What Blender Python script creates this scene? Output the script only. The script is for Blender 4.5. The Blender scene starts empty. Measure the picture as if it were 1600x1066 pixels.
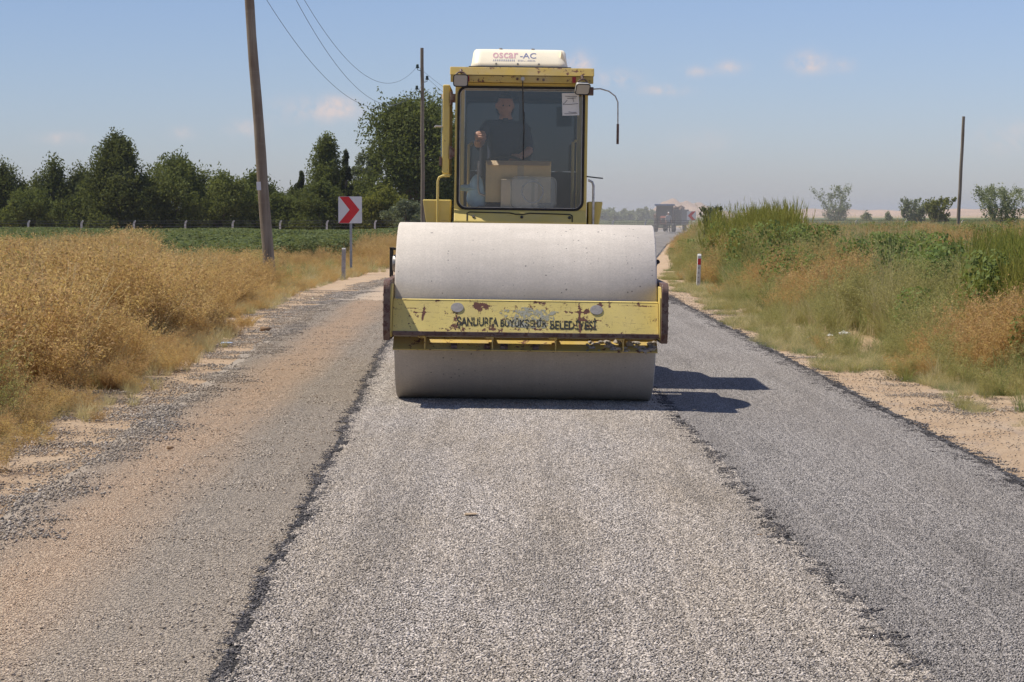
import bpy, bmesh, math, random
import numpy as np
from mathutils import Vector, Matrix, Euler

R = math.radians
SC = bpy.context.scene
COL = SC.collection
random.seed(7)

# ------------------------------------------------------------------ camera
F_PX, CAM_H, HORIZON = 3500.0, 1.57, 335.0
cam_d = bpy.data.cameras.new('camera')
cam = bpy.data.objects.new('camera', cam_d)
COL.objects.link(cam)
cam_d.sensor_width = 36.0
cam_d.lens = F_PX / 1600.0 * 36.0
cam_d.clip_start = 0.1
cam_d.clip_end = 20000
cam.location = (0, 0, CAM_H)
PITCH = math.atan((533 - HORIZON) / F_PX)
cam.rotation_euler = (math.pi / 2 - PITCH, 0, 0)
SC.camera = cam

# ------------------------------------------------------------------ sun, sky, exposure
LX, LY, LZ = 0.546, -0.15, -1.0                 # direction the sunlight travels
sun_to = Vector((-LX, -LY, -LZ)).normalized()
SUN_EL = math.asin(sun_to.z)
SUN_ROT = math.atan2(-sun_to.x, sun_to.y)
sun_d = bpy.data.lights.new('sun', 'SUN')
sun_d.energy = 5.0
sun_d.angle = R(0.53)
sun_d.color = (1.0, 0.925, 0.81)
sun = bpy.data.objects.new('sun', sun_d)
COL.objects.link(sun)
sun.location = (-30, 20, 60)
sun.rotation_euler = (-sun_to).to_track_quat('-Z', 'Y').to_euler()

world = bpy.data.worlds.new('World')
SC.world = world
world.use_nodes = True
wt = world.node_tree
for n in list(wt.nodes):
    wt.nodes.remove(n)


def N(t, kind, **kw):
    n = t.nodes.new(kind)
    for k, v in kw.items():
        setattr(n, k, v)
    return n


def wmath(op, a, b=None, c=None):
    n = N(wt, 'ShaderNodeMath', operation=op)
    for i, v in enumerate((a, b, c)):
        if v is None:
            continue
        if isinstance(v, (int, float)):
            n.inputs[i].default_value = v
        else:
            wt.links.new(v, n.inputs[i])
    return n.outputs[0]


sky = N(wt, 'ShaderNodeTexSky', sky_type='NISHITA', sun_disc=False)
sky.sun_elevation = SUN_EL
sky.sun_rotation = SUN_ROT
sky.altitude = 0
sky.air_density = 0.8
sky.dust_density = 0.6
sky.ozone_density = 6.0
geo = N(wt, 'ShaderNodeTexCoord')


def px_dir(x, y):
    v = Vector(((x - 800) / F_PX, 1.0, -(y - 533) / F_PX))
    v = Matrix.Rotation(-PITCH, 3, 'X') @ v
    return v.normalized()


# small fair-weather clouds: (direction, half width, half height) in radians
CL = []
for (x, y, w, h, s) in [(905, 100, 20, 15, 1.0), (962, 123, 32, 12, .6), (1036, 141, 36, 8, .6), (1090, 113, 22, 8, .6),
                        (1141, 106, 20, 9, .9), (1265, 99, 24, 15, 1.1), (1320, 102, 16, 10, .5), (500, 172, 60, 17, .7),
                        (528, 165, 24, 14, .5), (385, 200, 26, 12, .5), (100, 216, 34, 9, .4), (285, 208, 20, 9, .4),
                        (1575, 215, 50, 22, .35), (1100, 225, 50, 22, .15)]:
    CL.append((px_dir(x, y), w / F_PX, h / F_PX, s))
rs = random.Random(3)
for i in range(26):                              # the same kind of sky goes on all round
    az, el = rs.uniform(R(18), R(342)), R(rs.uniform(2.0, 7.0))
    CL.append((Vector((math.sin(az) * math.cos(el), math.cos(az) * math.cos(el), math.sin(el))), rs.uniform(.006, .02), rs.uniform(.003, .006), rs.uniform(.3, 1)))
wn = N(wt, 'ShaderNodeTexNoise')
wn.inputs['Scale'].default_value = 120
wn.inputs['Detail'].default_value = 5
wn.inputs['Roughness'].default_value = .6
wt.links.new(geo.outputs['Generated'], wn.inputs['Vector'])
mask = None
for (d, w, h, s) in CL:
    side = d.cross(Vector((0, 0, 1))).normalized()
    up = side.cross(d).normalized()
    parts = []
    for ax, sz in ((side, w), (up, h)):
        vm = N(wt, 'ShaderNodeVectorMath', operation='DOT_PRODUCT')
        wt.links.new(geo.outputs['Generated'], vm.inputs[0])
        vm.inputs[1].default_value = ax / sz
        parts.append(wmath('MULTIPLY', vm.outputs['Value'], vm.outputs['Value']))
    fr = N(wt, 'ShaderNodeVectorMath', operation='DOT_PRODUCT')
    wt.links.new(geo.outputs['Generated'], fr.inputs[0])
    fr.inputs[1].default_value = d
    g = wmath('EXPONENT', wmath('MULTIPLY', wmath('ADD', parts[0], parts[1]), -1.1))
    g = wmath('MULTIPLY', wmath('MULTIPLY', g, s), wmath('GREATER_THAN', fr.outputs['Value'], 0.0))
    mask = g if mask is None else wmath('ADD', mask, g)
nz = wmath('MULTIPLY_ADD', wn.outputs['Fac'], 3.4, -1.08)
mask = wmath('MINIMUM', wmath('MULTIPLY', mask, wmath('MAXIMUM', nz, 0.0)), 0.75)
cm = N(wt, 'ShaderNodeMix', data_type='RGBA')
wt.links.new(mask, cm.inputs['Factor'])
tn = N(wt, 'ShaderNodeMix', data_type='RGBA', blend_type='MULTIPLY')   # white balance of the sky, the same all over
tn.inputs['Factor'].default_value = 1.0
wt.links.new(sky.outputs['Color'], tn.inputs['A'])
tn.inputs['B'].default_value = (1.035, .94, .985, 1)
wt.links.new(tn.outputs['Result'], cm.inputs['A'])
cm.inputs['B'].default_value = (6.6, 5.5, 5.2, 1)
bg = N(wt, 'ShaderNodeBackground')
bg.inputs['Strength'].default_value = 0.104
wt.links.new(cm.outputs['Result'], bg.inputs['Color'])
wo = N(wt, 'ShaderNodeOutputWorld')
wt.links.new(bg.outputs['Background'], wo.inputs['Surface'])

vs = SC.view_settings
vs.view_transform = 'Standard'
vs.look = 'None'
vs.exposure = 0.18
vs.gamma = 1.0
vs.use_curve_mapping = False
SC.cycles.max_bounces = 8
SC.cycles.transparent_max_bounces = 12
SC.cycles.volume_bounces = 0
SC.cycles.use_denoising = True
SC.cycles.caustics_reflective = False
SC.cycles.caustics_refractive = False


# ------------------------------------------------------------------ pixel helpers
def scale_at(Y):
    return F_PX / Y


def px(x, y, Y):
    """point seen at photo pixel (x, y) standing Y metres ahead"""
    s = F_PX / Y
    return Vector(((x - 800) / s, Y, CAM_H - (y - HORIZON) / s))


def interp(pts):
    xs = np.array([p[0] for p in pts], float)
    ys = np.array([p[1] for p in pts], float)
    return lambda v: np.interp(v, xs, ys)


road_r = interp([(-40, 3.1), (0, 3.1), (45, 3.1), (55, 3.5), (81, 5.2), (120, 8.3), (164, 12.6), (200, 16.5), (260, 24), (400, 45)])
road_l = interp([(-40, -2.6), (0, -2.6), (11, -2.6), (20, -2.8), (37, -3.35), (49, -3.0), (60, -2.4), (81, -.8), (120, 2.3), (164, 6.6), (200, 10.3), (260, 17.6), (400, 38)])
chip_l = interp([(-40, -.9), (0, -.93), (7.4, -1.0), (13, -1.12), (26, -1.48), (45, -1.7), (60, -1.1)])
seam_r = interp([(-40, 1.4), (0, 1.4), (7.4, 1.4), (10.3, 1.33), (18, 1.27), (45, 1.2), (60, 1.6)])
weed_l = interp([(0, -3.4), (15, -3.5), (21, -3.65), (29, -3.98), (43, -4.6), (51, -4.4), (57, -4.2), (62, -3.6), (81, -1.9), (120, 1.2), (164, 5.4), (260, 16), (400, 36)])
weed_r = interp([(0, 4.9), (12, 4.6), (19, 4.25), (22.6, 3.8), (25, 3.58), (31, 3.6), (37, 3.72), (45, 3.85), (52, 4.0), (64, 4.7), (81, 5.75), (98, 7.0), (120, 8.8), (164, 13.1), (260, 24.6), (400, 46)])


def gz(x, y=None):
    return -0.013 * np.clip(x, -4, 4)


# ------------------------------------------------------------------ materials
MATS = {}


class NT:
    """tiny wrapper to write node trees"""

    def __init__(s, name):
        s.m = bpy.data.materials.new(name)
        s.m.use_nodes = True
        s.t = s.m.node_tree
        s.t.nodes.clear()
        s.out = s.t.nodes.new('ShaderNodeOutputMaterial')

    def n(s, kind, ins=None, **kw):
        nd = s.t.nodes.new(kind)
        for k, v in kw.items():
            setattr(nd, k, v)
        for k, v in (ins or {}).items():
            s.set(nd.inputs[k], v)
        return nd

    def set(s, sock, v):
        if isinstance(v, bpy.types.NodeSocket):
            s.t.links.new(v, sock)
        elif isinstance(v, (tuple, list)) and sock.type == 'RGBA' and len(v) == 3:
            sock.default_value = (*v, 1)
        else:
            sock.default_value = v

    def math(s, op, a, b=0.0, c=0.0, clamp=False):
        nd = s.n('ShaderNodeMath', operation=op, use_clamp=clamp)
        s.set(nd.inputs[0], a)
        s.set(nd.inputs[1], b)
        s.set(nd.inputs[2], c)
        return nd.outputs[0]

    def mix(s, f, a, b, blend='MIX'):
        nd = s.n('ShaderNodeMix', data_type='RGBA', blend_type=blend)
        s.set(nd.inputs['Factor'], f)
        s.set(nd.inputs['A'], a)
        s.set(nd.inputs['B'], b)
        return nd.outputs['Result']

    def noise(s, vec, scale, detail=3, rough=.55, dist=0.0):
        nd = s.n('ShaderNodeTexNoise', {'Scale': scale, 'Detail': detail, 'Roughness': rough, 'Distortion': dist})
        if vec is not None:
            s.t.links.new(vec, nd.inputs['Vector'])
        return nd.outputs['Fac']

    def ramp(s, f, lo, hi):
        nd = s.n('ShaderNodeMapRange', {'Value': f, 'From Min': lo, 'From Max': hi}, clamp=True)
        return nd.outputs['Result']

    def mapping(s, vec, scale=(1, 1, 1), loc=(0, 0, 0), rot=(0, 0, 0)):
        nd = s.n('ShaderNodeMapping', {'Vector': vec, 'Scale': scale, 'Location': loc, 'Rotation': rot})
        return nd.outputs['Vector']

    def obj(s):
        return s.n('ShaderNodeTexCoord').outputs['Object']

    def pos(s):
        return s.n('ShaderNodeNewGeometry').outputs['Position']

    def sep(s, v):
        nd = s.n('ShaderNodeSeparateXYZ', {'Vector': v})
        return nd.outputs

    def attr(s, name):
        return s.n('ShaderNodeAttribute', attribute_name=name).outputs

    def rnd(s):
        return s.n('ShaderNodeObjectInfo').outputs['Random']

    def bump(s, h, strength=.3, dist=.01):
        return s.n('ShaderNodeBump', {'Height': h, 'Strength': strength, 'Distance': dist}).outputs['Normal']

    def bsdf(s, color, rough=.8, metal=0.0, normal=None, spec=.3, **kw):
        b = s.n('ShaderNodeBsdfPrincipled', {'Base Color': color, 'Roughness': rough, 'Metallic': metal, 'Specular IOR Level': spec})
        for k, v in kw.items():
            s.set(b.inputs[k], v)
        if normal is not None:
            s.set(b.inputs['Normal'], normal)
        return b.outputs['BSDF']

    def done(s, shader):
        s.t.links.new(shader, s.out.inputs['Surface'])
        MATS[s.m.name] = s.m
        return s.m


def simple(name, col, rough=.7, metal=0.0, var=.15, scale=9.0, spec=.3, bump=0.0):
    m = NT(name)
    f = m.noise(m.obj(), scale, 5, .65)
    c = m.mix(m.ramp(f, .3, .7), tuple(v * (1 - var) for v in col), tuple(min(1, v * (1 + var)) for v in col))
    nrm = m.bump(m.noise(m.obj(), scale * 6, 4), bump, .01) if bump else None
    return m.done(m.bsdf(c, rough, metal, nrm, spec))


def paint(name, col, chip=.62, rust=(.10, .045, .03), scale=1.0, dust=.3, spots=(), scr_lo=.70):
    """old machine enamel: chips to rust, scratches, dust"""
    m = NT(name)
    o = m.obj()
    f1 = m.noise(o, 13 * scale, 8, .72)
    f2 = m.noise(m.mapping(o, (1, 1, 1), (3, 1, 7)), 3.2 * scale, 3, .5)
    lvl = m.math('ADD', f1, m.math('MULTIPLY', m.math('SUBTRACT', f2, .5), .5))
    if spots:                                     # places where the paint has been knocked about most
        x, y, z = m.sep(o)
        for (u, h, ru, rh, k) in spots:
            a = m.math('DIVIDE', m.math('SUBTRACT', x, u), ru)
            b = m.math('DIVIDE', m.math('SUBTRACT', z, h), rh)
            g = m.math('EXPONENT', m.math('MULTIPLY', m.math('ADD', m.math('MULTIPLY', a, a), m.math('MULTIPLY', b, b)), -1.0))
            lvl = m.math('ADD', lvl, m.math('MULTIPLY', g, k))
    chips = m.ramp(lvl, chip, chip + .02)
    sc1 = m.noise(m.mapping(o, (2.0, 8, 60)), 1.4 * scale, 5, .7)
    scr = m.ramp(sc1, scr_lo, scr_lo + .015)
    sc2 = m.noise(m.mapping(o, (70, 8, 6), (5, 2, 0)), 1.0 * scale, 4, .7)
    scr2 = m.ramp(sc2, scr_lo + .015, scr_lo + .03)
    big = m.noise(o, 2.3, 5, .6)
    c = m.mix(m.ramp(big, .3, .75), tuple(v * .82 for v in col), tuple(min(1, v * 1.08) for v in col))
    dst = m.ramp(m.noise(o, 5.5, 6, .7), .42, .75)
    c = m.mix(m.math('MULTIPLY', dst, dust), c, (.48, .41, .30))
    rc = m.mix(m.noise(o, 40, 3), rust, tuple(v * 2.1 for v in rust))
    k = m.math('MAXIMUM', chips, m.math('MAXIMUM', scr, scr2))
    c = m.mix(k, c, rc)
    rg = m.math('MULTIPLY_ADD', k, .3, .5)
    nr = m.bump(m.math('MULTIPLY_ADD', k, -1.0, m.math('MULTIPLY', m.noise(o, 60, 3), .4)), .35, .004)
    return m.done(m.bsdf(c, rg, 0, nr, .35))


YEL = (.68, .53, .15)
paint('yellow_enamel', YEL, .70)
paint('yellow_enamel_worn', (.72, .58, .19), .63, (.085, .036, .027), 2.2, .18, scr_lo=.635, spots=[
    (-.385, .80, .035, .04, .22), (-.30, .81, .05, .03, .16), (.13, .845, .05, .012, .2), (.435, .74, .012, .10, .25), (.40, .775, .10, .010, .2), (.49, .76, .02, .05, .2),
    (.48, .655, .13, .03, .12), (.55, .71, .12, .008, .2), (-.72, .85, .03, .012, .25), (-.82, .79, .012, .04, .15), (-.83, .73, .012, .03, .2), (-.56, .70, .03, .07, .10), (-.60, .65, .05, .03, .12),
    (.60, .835, .03, .02, .2), (.95, .83, .08, .005, .2), (.85, .73, .04, .06, .08), (-.92, .79, .09, .004, .25), (-.85, .757, .05, .004, .2), (-.2, .63, .5, .012, .07), (0, .72, .3, .08, .05), (.02, .80, .25, .03, .06)])
paint('yellow_enamel_grimy', (.56, .40, .10), .60, scale=1.4, dust=.45)
paint('rusty_steel', (.13, .075, .06), .52, (.07, .035, .028), 2.0, .35)
simple('black_rubber', (.022, .022, .024), .75, 0, .3, 14)
simple('tyre_rubber', (.05, .046, .042), .9, 0, .4, 8, bump=.3)
simple('dark_steel', (.07, .065, .06), .6, .3, .4, 16)
simple('bare_steel', (.45, .43, .40), .42, .7, .3, 18)
simple('cream_plastic', (.88, .80, .62), .45, 0, .06, 4)
simple('interior_grey', (.06, .065, .075), .8, 0, .2, 6)
simple('seat_vinyl', (.03, .03, .035), .5, 0, .2, 8)
simple('cardboard', (.76, .57, .29), .9, 0, .08, 5)
simple('cardboard_light', (.86, .70, .48), .9, 0, .08, 5)
simple('packing_tape', (.52, .42, .26), .3, 0, .08, 5)
simple('paper', (.72, .72, .70), .85, 0, .05, 20)
simple('ink', (.03, .03, .05), .8, 0, .1, 20)
simple('pale_blue_plastic', (.42, .60, .68), .35, 0, .12, 12)
simple('lamp_housing', (.42, .42, .40), .6, .2, .3, 22)
simple('red_reflector', (.30, .02, .025), .25, 0, .1, 20)
simple('white_sign', (.74, .75, .76), .45, 0, .05, 6)
simple('red_sign', (.66, .035, .04), .45, 0, .08, 6)
simple('galvanised', (.36, .38, .40), .5, .45, .2, 14)
simple('post_white', (.68, .67, .64), .6, 0, .12, 9)
simple('post_grey', (.42, .40, .38), .85, 0, .3, 16, bump=.3)
simple('concrete_post', (.58, .57, .54), .9, 0, .15, 8)
simple('wire_metal', (.10, .10, .11), .6, .5, .1, 3)
simple('fence_wire', (.16, .16, .16), .6, .4, .1, 3)
simple('porcelain', (.02, .045, .035), .3, 0, .2, 5)
simple('skin', (.42, .22, .145), .55, 0, .12, 22)
simple('hair', (.012, .010, .010), .6, 0, .3, 40)
simple('navy_cloth', (.025, .032, .06), .9, 0, .2, 30)
simple('dark_trousers', (.035, .035, .042), .9, 0, .2, 30)
simple('grey_cloth', (.30, .30, .31), .9, 0, .15, 30)
simple('white_cloth', (.72, .70, .66), .9, 0, .08, 30)
simple('blue_canopy', (.045, .12, .26), .6, 0, .12, 8)
simple('tractor_red', (.22, .07, .05), .55, 0, .2, 8)
simple('tractor_brown', (.13, .085, .065), .8, 0, .3, 8)
simple('trailer_grey', (.13, .13, .13), .8, 0, .25, 5)
simple('litter_white', (.75, .75, .74), .6, 0, .1, 30)
simple('litter_blue', (.40, .50, .70), .5, 0, .1, 30)
simple('clod_tan', (.42, .32, .22), .95, 0, .3, 60, bump=.5)
simple('clod', (.26, .17, .10), .95, 0, .3, 60, bump=.5)
simple('mortar', (.44, .40, .35), .95, 0, .2, 50, bump=.8)
simple('cap_grey', (.33, .31, .29), .8, 0, .2, 40)
simple('bark', (.13, .10, .075), .95, 0, .3, 10, bump=.6)

m = NT('drum_steel')                              # dusty steel drum, pitted
o = m.obj()
dm = m.noise(m.mapping(o, (.6, 1.6, 1.6)), 3.0, 6, .65)
c = m.mix(m.ramp(dm, .3, .72), (.56, .51, .445), (.71, .65, .575))
streak = m.noise(m.mapping(o, (22, .5, .5)), 1.0, 4, .6)
c = m.mix(m.math('MULTIPLY', m.ramp(streak, .35, .7), .28), c, (.49, .44, .38))
fine = m.noise(o, 70, 5, .8)
c = m.mix(m.math('MULTIPLY', m.ramp(fine, .40, .62), .58), c, (.44, .41, .365))
vor = m.n('ShaderNodeTexVoronoi', {'Vector': o, 'Scale': 30.0, 'Randomness': 1.0})
dotn = m.noise(o, 6, 2)
sp = m.math('LESS_THAN', vor.outputs['Distance'], m.math('MULTIPLY', m.ramp(m.sep(vor.outputs['Color'])[0], .30, 1.0), m.math('MULTIPLY', m.ramp(dotn, .36, .68), .30)))
c = m.mix(m.math('MULTIPLY', sp, .72), c, (.13, .125, .12))
vor2 = m.n('ShaderNodeTexVoronoi', {'Vector': m.mapping(o, (1, 1, 1), (9, 4, 2)), 'Scale': 6.0, 'Randomness': 1.0})
sp2 = m.math('LESS_THAN', m.math('ADD', vor2.outputs['Distance'], m.math('MULTIPLY', m.noise(o, 60, 3), .10)), m.math('MULTIPLY', m.ramp(m.sep(vor2.outputs['Color'])[1], .5, 1), .125))
c = m.mix(m.math('MULTIPLY', sp2, .65), c, (.15, .145, .14))
m.done(m.bsdf(c, .72, .0, m.bump(m.math('SUBTRACT', fine, sp), .25, .004), .25))

m = NT('windscreen_glass')
gl = m.n('ShaderNodeBsdfGlossy', {'Color': (1, 1, 1), 'Roughness': .02}).outputs[0]
tr = m.n('ShaderNodeBsdfTransparent', {'Color': (.93, .94, .95)}).outputs[0]
df = m.n('ShaderNodeBsdfDiffuse', {'Color': (.34, .34, .35)}).outputs[0]
o = m.obj()
dustf = m.math('MULTIPLY_ADD', m.ramp(m.noise(m.mapping(o, (9, 1, .9)), 2.2, 5, .7), .35, .85), .09, .012)
mx = m.n('ShaderNodeMixShader', {0: dustf, 1: tr, 2: df}).outputs[0]
fr = m.n('ShaderNodeFresnel', {'IOR': 1.5}).outputs[0]
m.done(m.n('ShaderNodeMixShader', {0: m.math('MULTIPLY_ADD', fr, 1.6, .02), 1: mx, 2: gl}).outputs[0])

m = NT('tinted_glass')
gl = m.n('ShaderNodeBsdfGlossy', {'Color': (1, 1, 1), 'Roughness': .03}).outputs[0]
tr = m.n('ShaderNodeBsdfTransparent', {'Color': (.034, .040, .054)}).outputs[0]
m.done(m.n('ShaderNodeMixShader', {0: .05, 1: tr, 2: gl}).outputs[0])

m = NT('clear_plastic')
gl = m.n('ShaderNodeBsdfGlossy', {'Color': (1, 1, 1), 'Roughness': .1}).outputs[0]
tr = m.n('ShaderNodeBsdfTransparent', {'Color': (.86, .87, .87)}).outputs[0]
df = m.n('ShaderNodeBsdfDiffuse', {'Color': (.7, .7, .69)}).outputs[0]
mx = m.n('ShaderNodeMixShader', {0: .22, 1: tr, 2: df}).outputs[0]
m.done(m.n('ShaderNodeMixShader', {0: .10, 1: mx, 2: gl}).outputs[0])

m = NT('lamp_lens')
o = m.obj()
w = m.n('ShaderNodeTexWave', {'Vector': o, 'Scale': 40.0, 'Distortion': 1.0}).outputs['Fac']
m.done(m.bsdf(m.mix(w, (.30, .29, .26), (.48, .46, .42)), .15, 0, m.bump(w, .3, .004), .6))


def worn_print(name, col, lo, hi, scale):
    m = NT(name)
    o = m.obj()
    f = m.math('ADD', m.noise(o, scale, 6, .75), m.math('MULTIPLY', m.math('SUBTRACT', m.noise(o, 5, 2), .5), .4))
    a = m.ramp(f, lo, hi)
    b = m.bsdf(col, .7)
    tr = m.n('ShaderNodeBsdfTransparent').outputs[0]
    return m.done(m.n('ShaderNodeMixShader', {0: a, 1: b, 2: tr}).outputs[0])


worn_print('stencil_black', (.03, .033, .03), .57, .59, 40)
worn_print('faded_grey_print', (.36, .355, .28), .49, .53, 34)
worn_print('rust_patch', (.13, .05, .04), .47, .49, 30)
worn_print('decal_pink', (.66, .40, .44), .62, .75, 20)
worn_print('decal_blue', (.22, .24, .38), .62, .75, 20)
worn_print('decal_small', (.36, .36, .42), .50, .62, 40)


def foliage(name, c1, c2, c3=None, trans=.35, rough=.6):
    """leaf colours vary by leaf ('tint' attribute) and by plant"""
    m = NT(name)
    t = m.attr('tint')['Fac']
    c = m.mix(t, c1, c2)
    c = m.mix(m.math('MULTIPLY', m.rnd(), .7), c, c3 or tuple((a + b) * .5 * .75 for a, b in zip(c1, c2)))
    d = m.n('ShaderNodeBsdfDiffuse', {'Color': c}).outputs[0]
    tl = m.n('ShaderNodeBsdfTranslucent', {'Color': m.mix(.4, c, (.25, .28, .03))}).outputs[0]
    return m.done(m.n('ShaderNodeMixShader', {0: trans, 1: d, 2: tl}).outputs[0])


foliage('dry_straw', (.48, .285, .12), (.86, .62, .35), (.46, .26, .11), .55)
foliage('dry_red', (.44, .24, .125), (.68, .44, .25), (.52, .36, .19), .55)
foliage('dry_orange', (.52, .30, .13), (.76, .52, .27), (.58, .40, .19), .55)
foliage('straw_grass', (.54, .44, .25), (.82, .71, .46), (.52, .46, .24), .45)
foliage('olive_grass', (.27, .265, .10), (.52, .48, .22), (.42, .36, .17), .45)
foliage('green_grass', (.14, .215, .07), (.33, .40, .17), (.28, .30, .11), .45)
foliage('bluegreen_grass', (.17, .225, .115), (.34, .385, .22), (.32, .31, .16), .45)
foliage('feathery_green', (.18, .215, .045), (.37, .39, .11), (.34, .28, .08), .45)
foliage('broad_leaf', (.085, .145, .045), (.24, .31, .12), (.17, .19, .065), .38)
foliage('cotton_leaf', (.075, .112, .050), (.20, .245, .125), (.15, .16, .075), .35)
for nm, a, b in [('leaf_dark', (.044, .062, .022), (.155, .175, .070)), ('leaf_mid', (.056, .082, .024), (.19, .215, .078)),
                 ('leaf_light', (.085, .115, .030), (.23, .255, .09)), ('leaf_grey', (.10, .125, .078), (.23, .255, .175)),
                 ('leaf_cypress', (.022, .032, .016), (.062, .076, .038)), ('leaf_yellow', (.12, .145, .030), (.30, .29, .08)),
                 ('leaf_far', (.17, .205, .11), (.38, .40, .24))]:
    foliage(nm, a, b, None, .3)


# ------------------------------------------------------------------ object helpers
def link(o, parent=None):
    COL.objects.link(o)
    if parent is not None:
        o.parent = parent
    return o


def tag(o, label=None, cat=None, group=None, kind=None):
    if label:
        o['label'] = label
    if cat:
        o['category'] = cat
    if group:
        o['group'] = group
    if kind:
        o['kind'] = kind
    return o


def empty(name, loc=(0, 0, 0), rot=(0, 0, 0)):
    o = bpy.data.objects.new(name, None)
    o.location = loc
    o.rotation_euler = rot
    o.empty_display_size = .2
    return link(o)


class MB:
    """collects shapes for ONE mesh"""

    def __init__(s):
        s.v, s.f, s.sm = [], [], []

    def add(s, verts, faces, smooth=False):
        b = len(s.v)
        s.v += [tuple(v) for v in verts]
        s.f += [tuple(i + b for i in f) for f in faces]
        s.sm += [smooth] * len(faces)
        return s

    def box(s, x0, x1, y0, y1, z0, z1, M=None):
        v = [Vector(p) for p in ((x0, y0, z0), (x1, y0, z0), (x1, y1, z0), (x0, y1, z0), (x0, y0, z1), (x1, y0, z1), (x1, y1, z1), (x0, y1, z1))]
        if M is not None:
            v = [M @ p for p in v]
        return s.add(v, [(0, 3, 2, 1), (4, 5, 6, 7), (0, 1, 5, 4), (1, 2, 6, 5), (2, 3, 7, 6), (3, 0, 4, 7)])

    def tube(s, path, r, n=10, caps=True):
        path = [Vector(p) for p in path]
        rr = r if isinstance(r, (list, tuple)) else [r] * len(path)
        rings = []
        up = None
        for i, p in enumerate(path):
            a = path[max(0, i - 1)]
            b = path[min(len(path) - 1, i + 1)]
            t = (b - a).normalized()
            if up is None:
                up = t.orthogonal().normalized()
            else:
                up = (up - t * up.dot(t)).normalized()
            w = t.cross(up)
            rings.append([p + (up * math.cos(k * 2 * math.pi / n) + w * math.sin(k * 2 * math.pi / n)) * rr[i] for k in range(n)])
        v = [q for g in rings for q in g]
        f = [(i * n + k, i * n + (k + 1) % n, (i + 1) * n + (k + 1) % n, (i + 1) * n + k) for i in range(len(path) - 1) for k in range(n)]
        s.add(v, f, True)
        if caps:
            s.add(rings[0], [tuple(range(n))[::-1]])
            s.add(rings[-1], [tuple(range(n))])
        return s

    def lathe_x(s, prof, n=48, cx=(0, 0), smooth=True, a0=0.0, a1=2 * math.pi):
        """profile [(x, r)] turned round the x axis through (y, z) = cx"""
        full = abs(a1 - a0 - 2 * math.pi) < 1e-6
        m_ = n if full else n + 1
        v = []
        for (x, r) in prof:
            for k in range(m_):
                a = a0 + (a1 - a0) * k / n
                v.append((x, cx[0] + r * math.cos(a), cx[1] + r * math.sin(a)))
        f = []
        for i in range(len(prof) - 1):
            for k in range(n):
                k2 = (k + 1) % m_
                f.append((i * m_ + k, i * m_ + k2, (i + 1) * m_ + k2, (i + 1) * m_ + k))
        return s.add(v, f, smooth)

    def prism_x(s, poly, x0, x1):
        """polygon [(y, z)] extruded along x"""
        n = len(poly)
        v = [(x0, y, z) for y, z in poly] + [(x1, y, z) for y, z in poly]
        return s.add(v, [tuple(range(n)), tuple(range(2 * n - 1, n - 1, -1))] + [(i, i + n, (i + 1) % n + n, (i + 1) % n) for i in range(n)])

    def prism_y(s, poly, y0, y1):
        """polygon [(x, z)] extruded along y"""
        n = len(poly)
        v = [(x, y0, z) for x, z in poly] + [(x, y1, z) for x, z in poly]
        return s.add(v, [tuple(range(n))[::-1], tuple(range(n, 2 * n))] + [(i, (i + 1) % n, (i + 1) % n + n, i + n) for i in range(n)])

    def blob(s, c, r, seed=0, sub=2, rough=.2, sq=(1, 1, 1)):
        bm = bmesh.new()
        bmesh.ops.create_icosphere(bm, subdivisions=sub, radius=1)
        rd = random.Random(seed)
        ph = [(Vector((rd.uniform(-1, 1), rd.uniform(-1, 1), rd.uniform(-1, 1))).normalized() * rd.uniform(1.5, 5), rd.uniform(0, 6)) for _ in range(7)]
        v = []
        for q in bm.verts:
            d = 1 + rough * sum(math.sin(q.co.dot(w) + p) for w, p in ph) / 2.6
            v.append((c[0] + q.co.x * r * sq[0] * d, c[1] + q.co.y * r * sq[1] * d, c[2] + q.co.z * r * sq[2] * d))
        f = [tuple(x.index for x in q.verts) for q in bm.faces]
        bm.free()
        return s.add(v, f, True)

    def build(s, name, mat, parent=None, bevel=0.0, seg=2, sharp=40):
        me = bpy.data.meshes.new(name)
        me.from_pydata(s.v, [], s.f)
        me.update()
        bm = bmesh.new()
        bm.from_mesh(me)
        bmesh.ops.remove_doubles(bm, verts=bm.verts, dist=1e-5)
        bmesh.ops.recalc_face_normals(bm, faces=bm.faces)
        bm.to_mesh(me)
        bm.free()
        if any(s.sm):
            me.polygons.foreach_set('use_smooth', [True] * len(me.polygons))
            me.set_sharp_from_angle(angle=R(sharp))
        me.materials.append(MATS[mat])
        o = bpy.data.objects.new(name, me)
        link(o, parent)
        if bevel:
            b = o.modifiers.new('bevel', 'BEVEL')
            b.width = bevel
            b.segments = seg
            b.limit_method = 'ANGLE'
            b.angle_limit = R(35)
        return o


def np_mesh(name, V, Fq, mat, tint=None, k=4):
    """mesh from numpy arrays; all faces have k corners; tint is per face"""
    me = bpy.data.meshes.new(name)
    V = np.asarray(V, np.float32)
    Fq = np.asarray(Fq, np.int32)
    me.vertices.add(len(V))
    me.vertices.foreach_set('co', V.ravel())
    me.loops.add(Fq.size)
    me.loops.foreach_set('vertex_index', Fq.ravel())
    me.polygons.add(len(Fq))
    me.polygons.foreach_set('loop_start', np.arange(0, Fq.size, k, dtype=np.int32))
    me.update(calc_edges=True)
    if tint is not None:
        a = me.attributes.new('tint', 'FLOAT', 'FACE')
        a.data.foreach_set('value', np.asarray(tint, np.float32))
    me.materials.append(MATS[mat])
    return me


SRC_N = [0]


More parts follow.
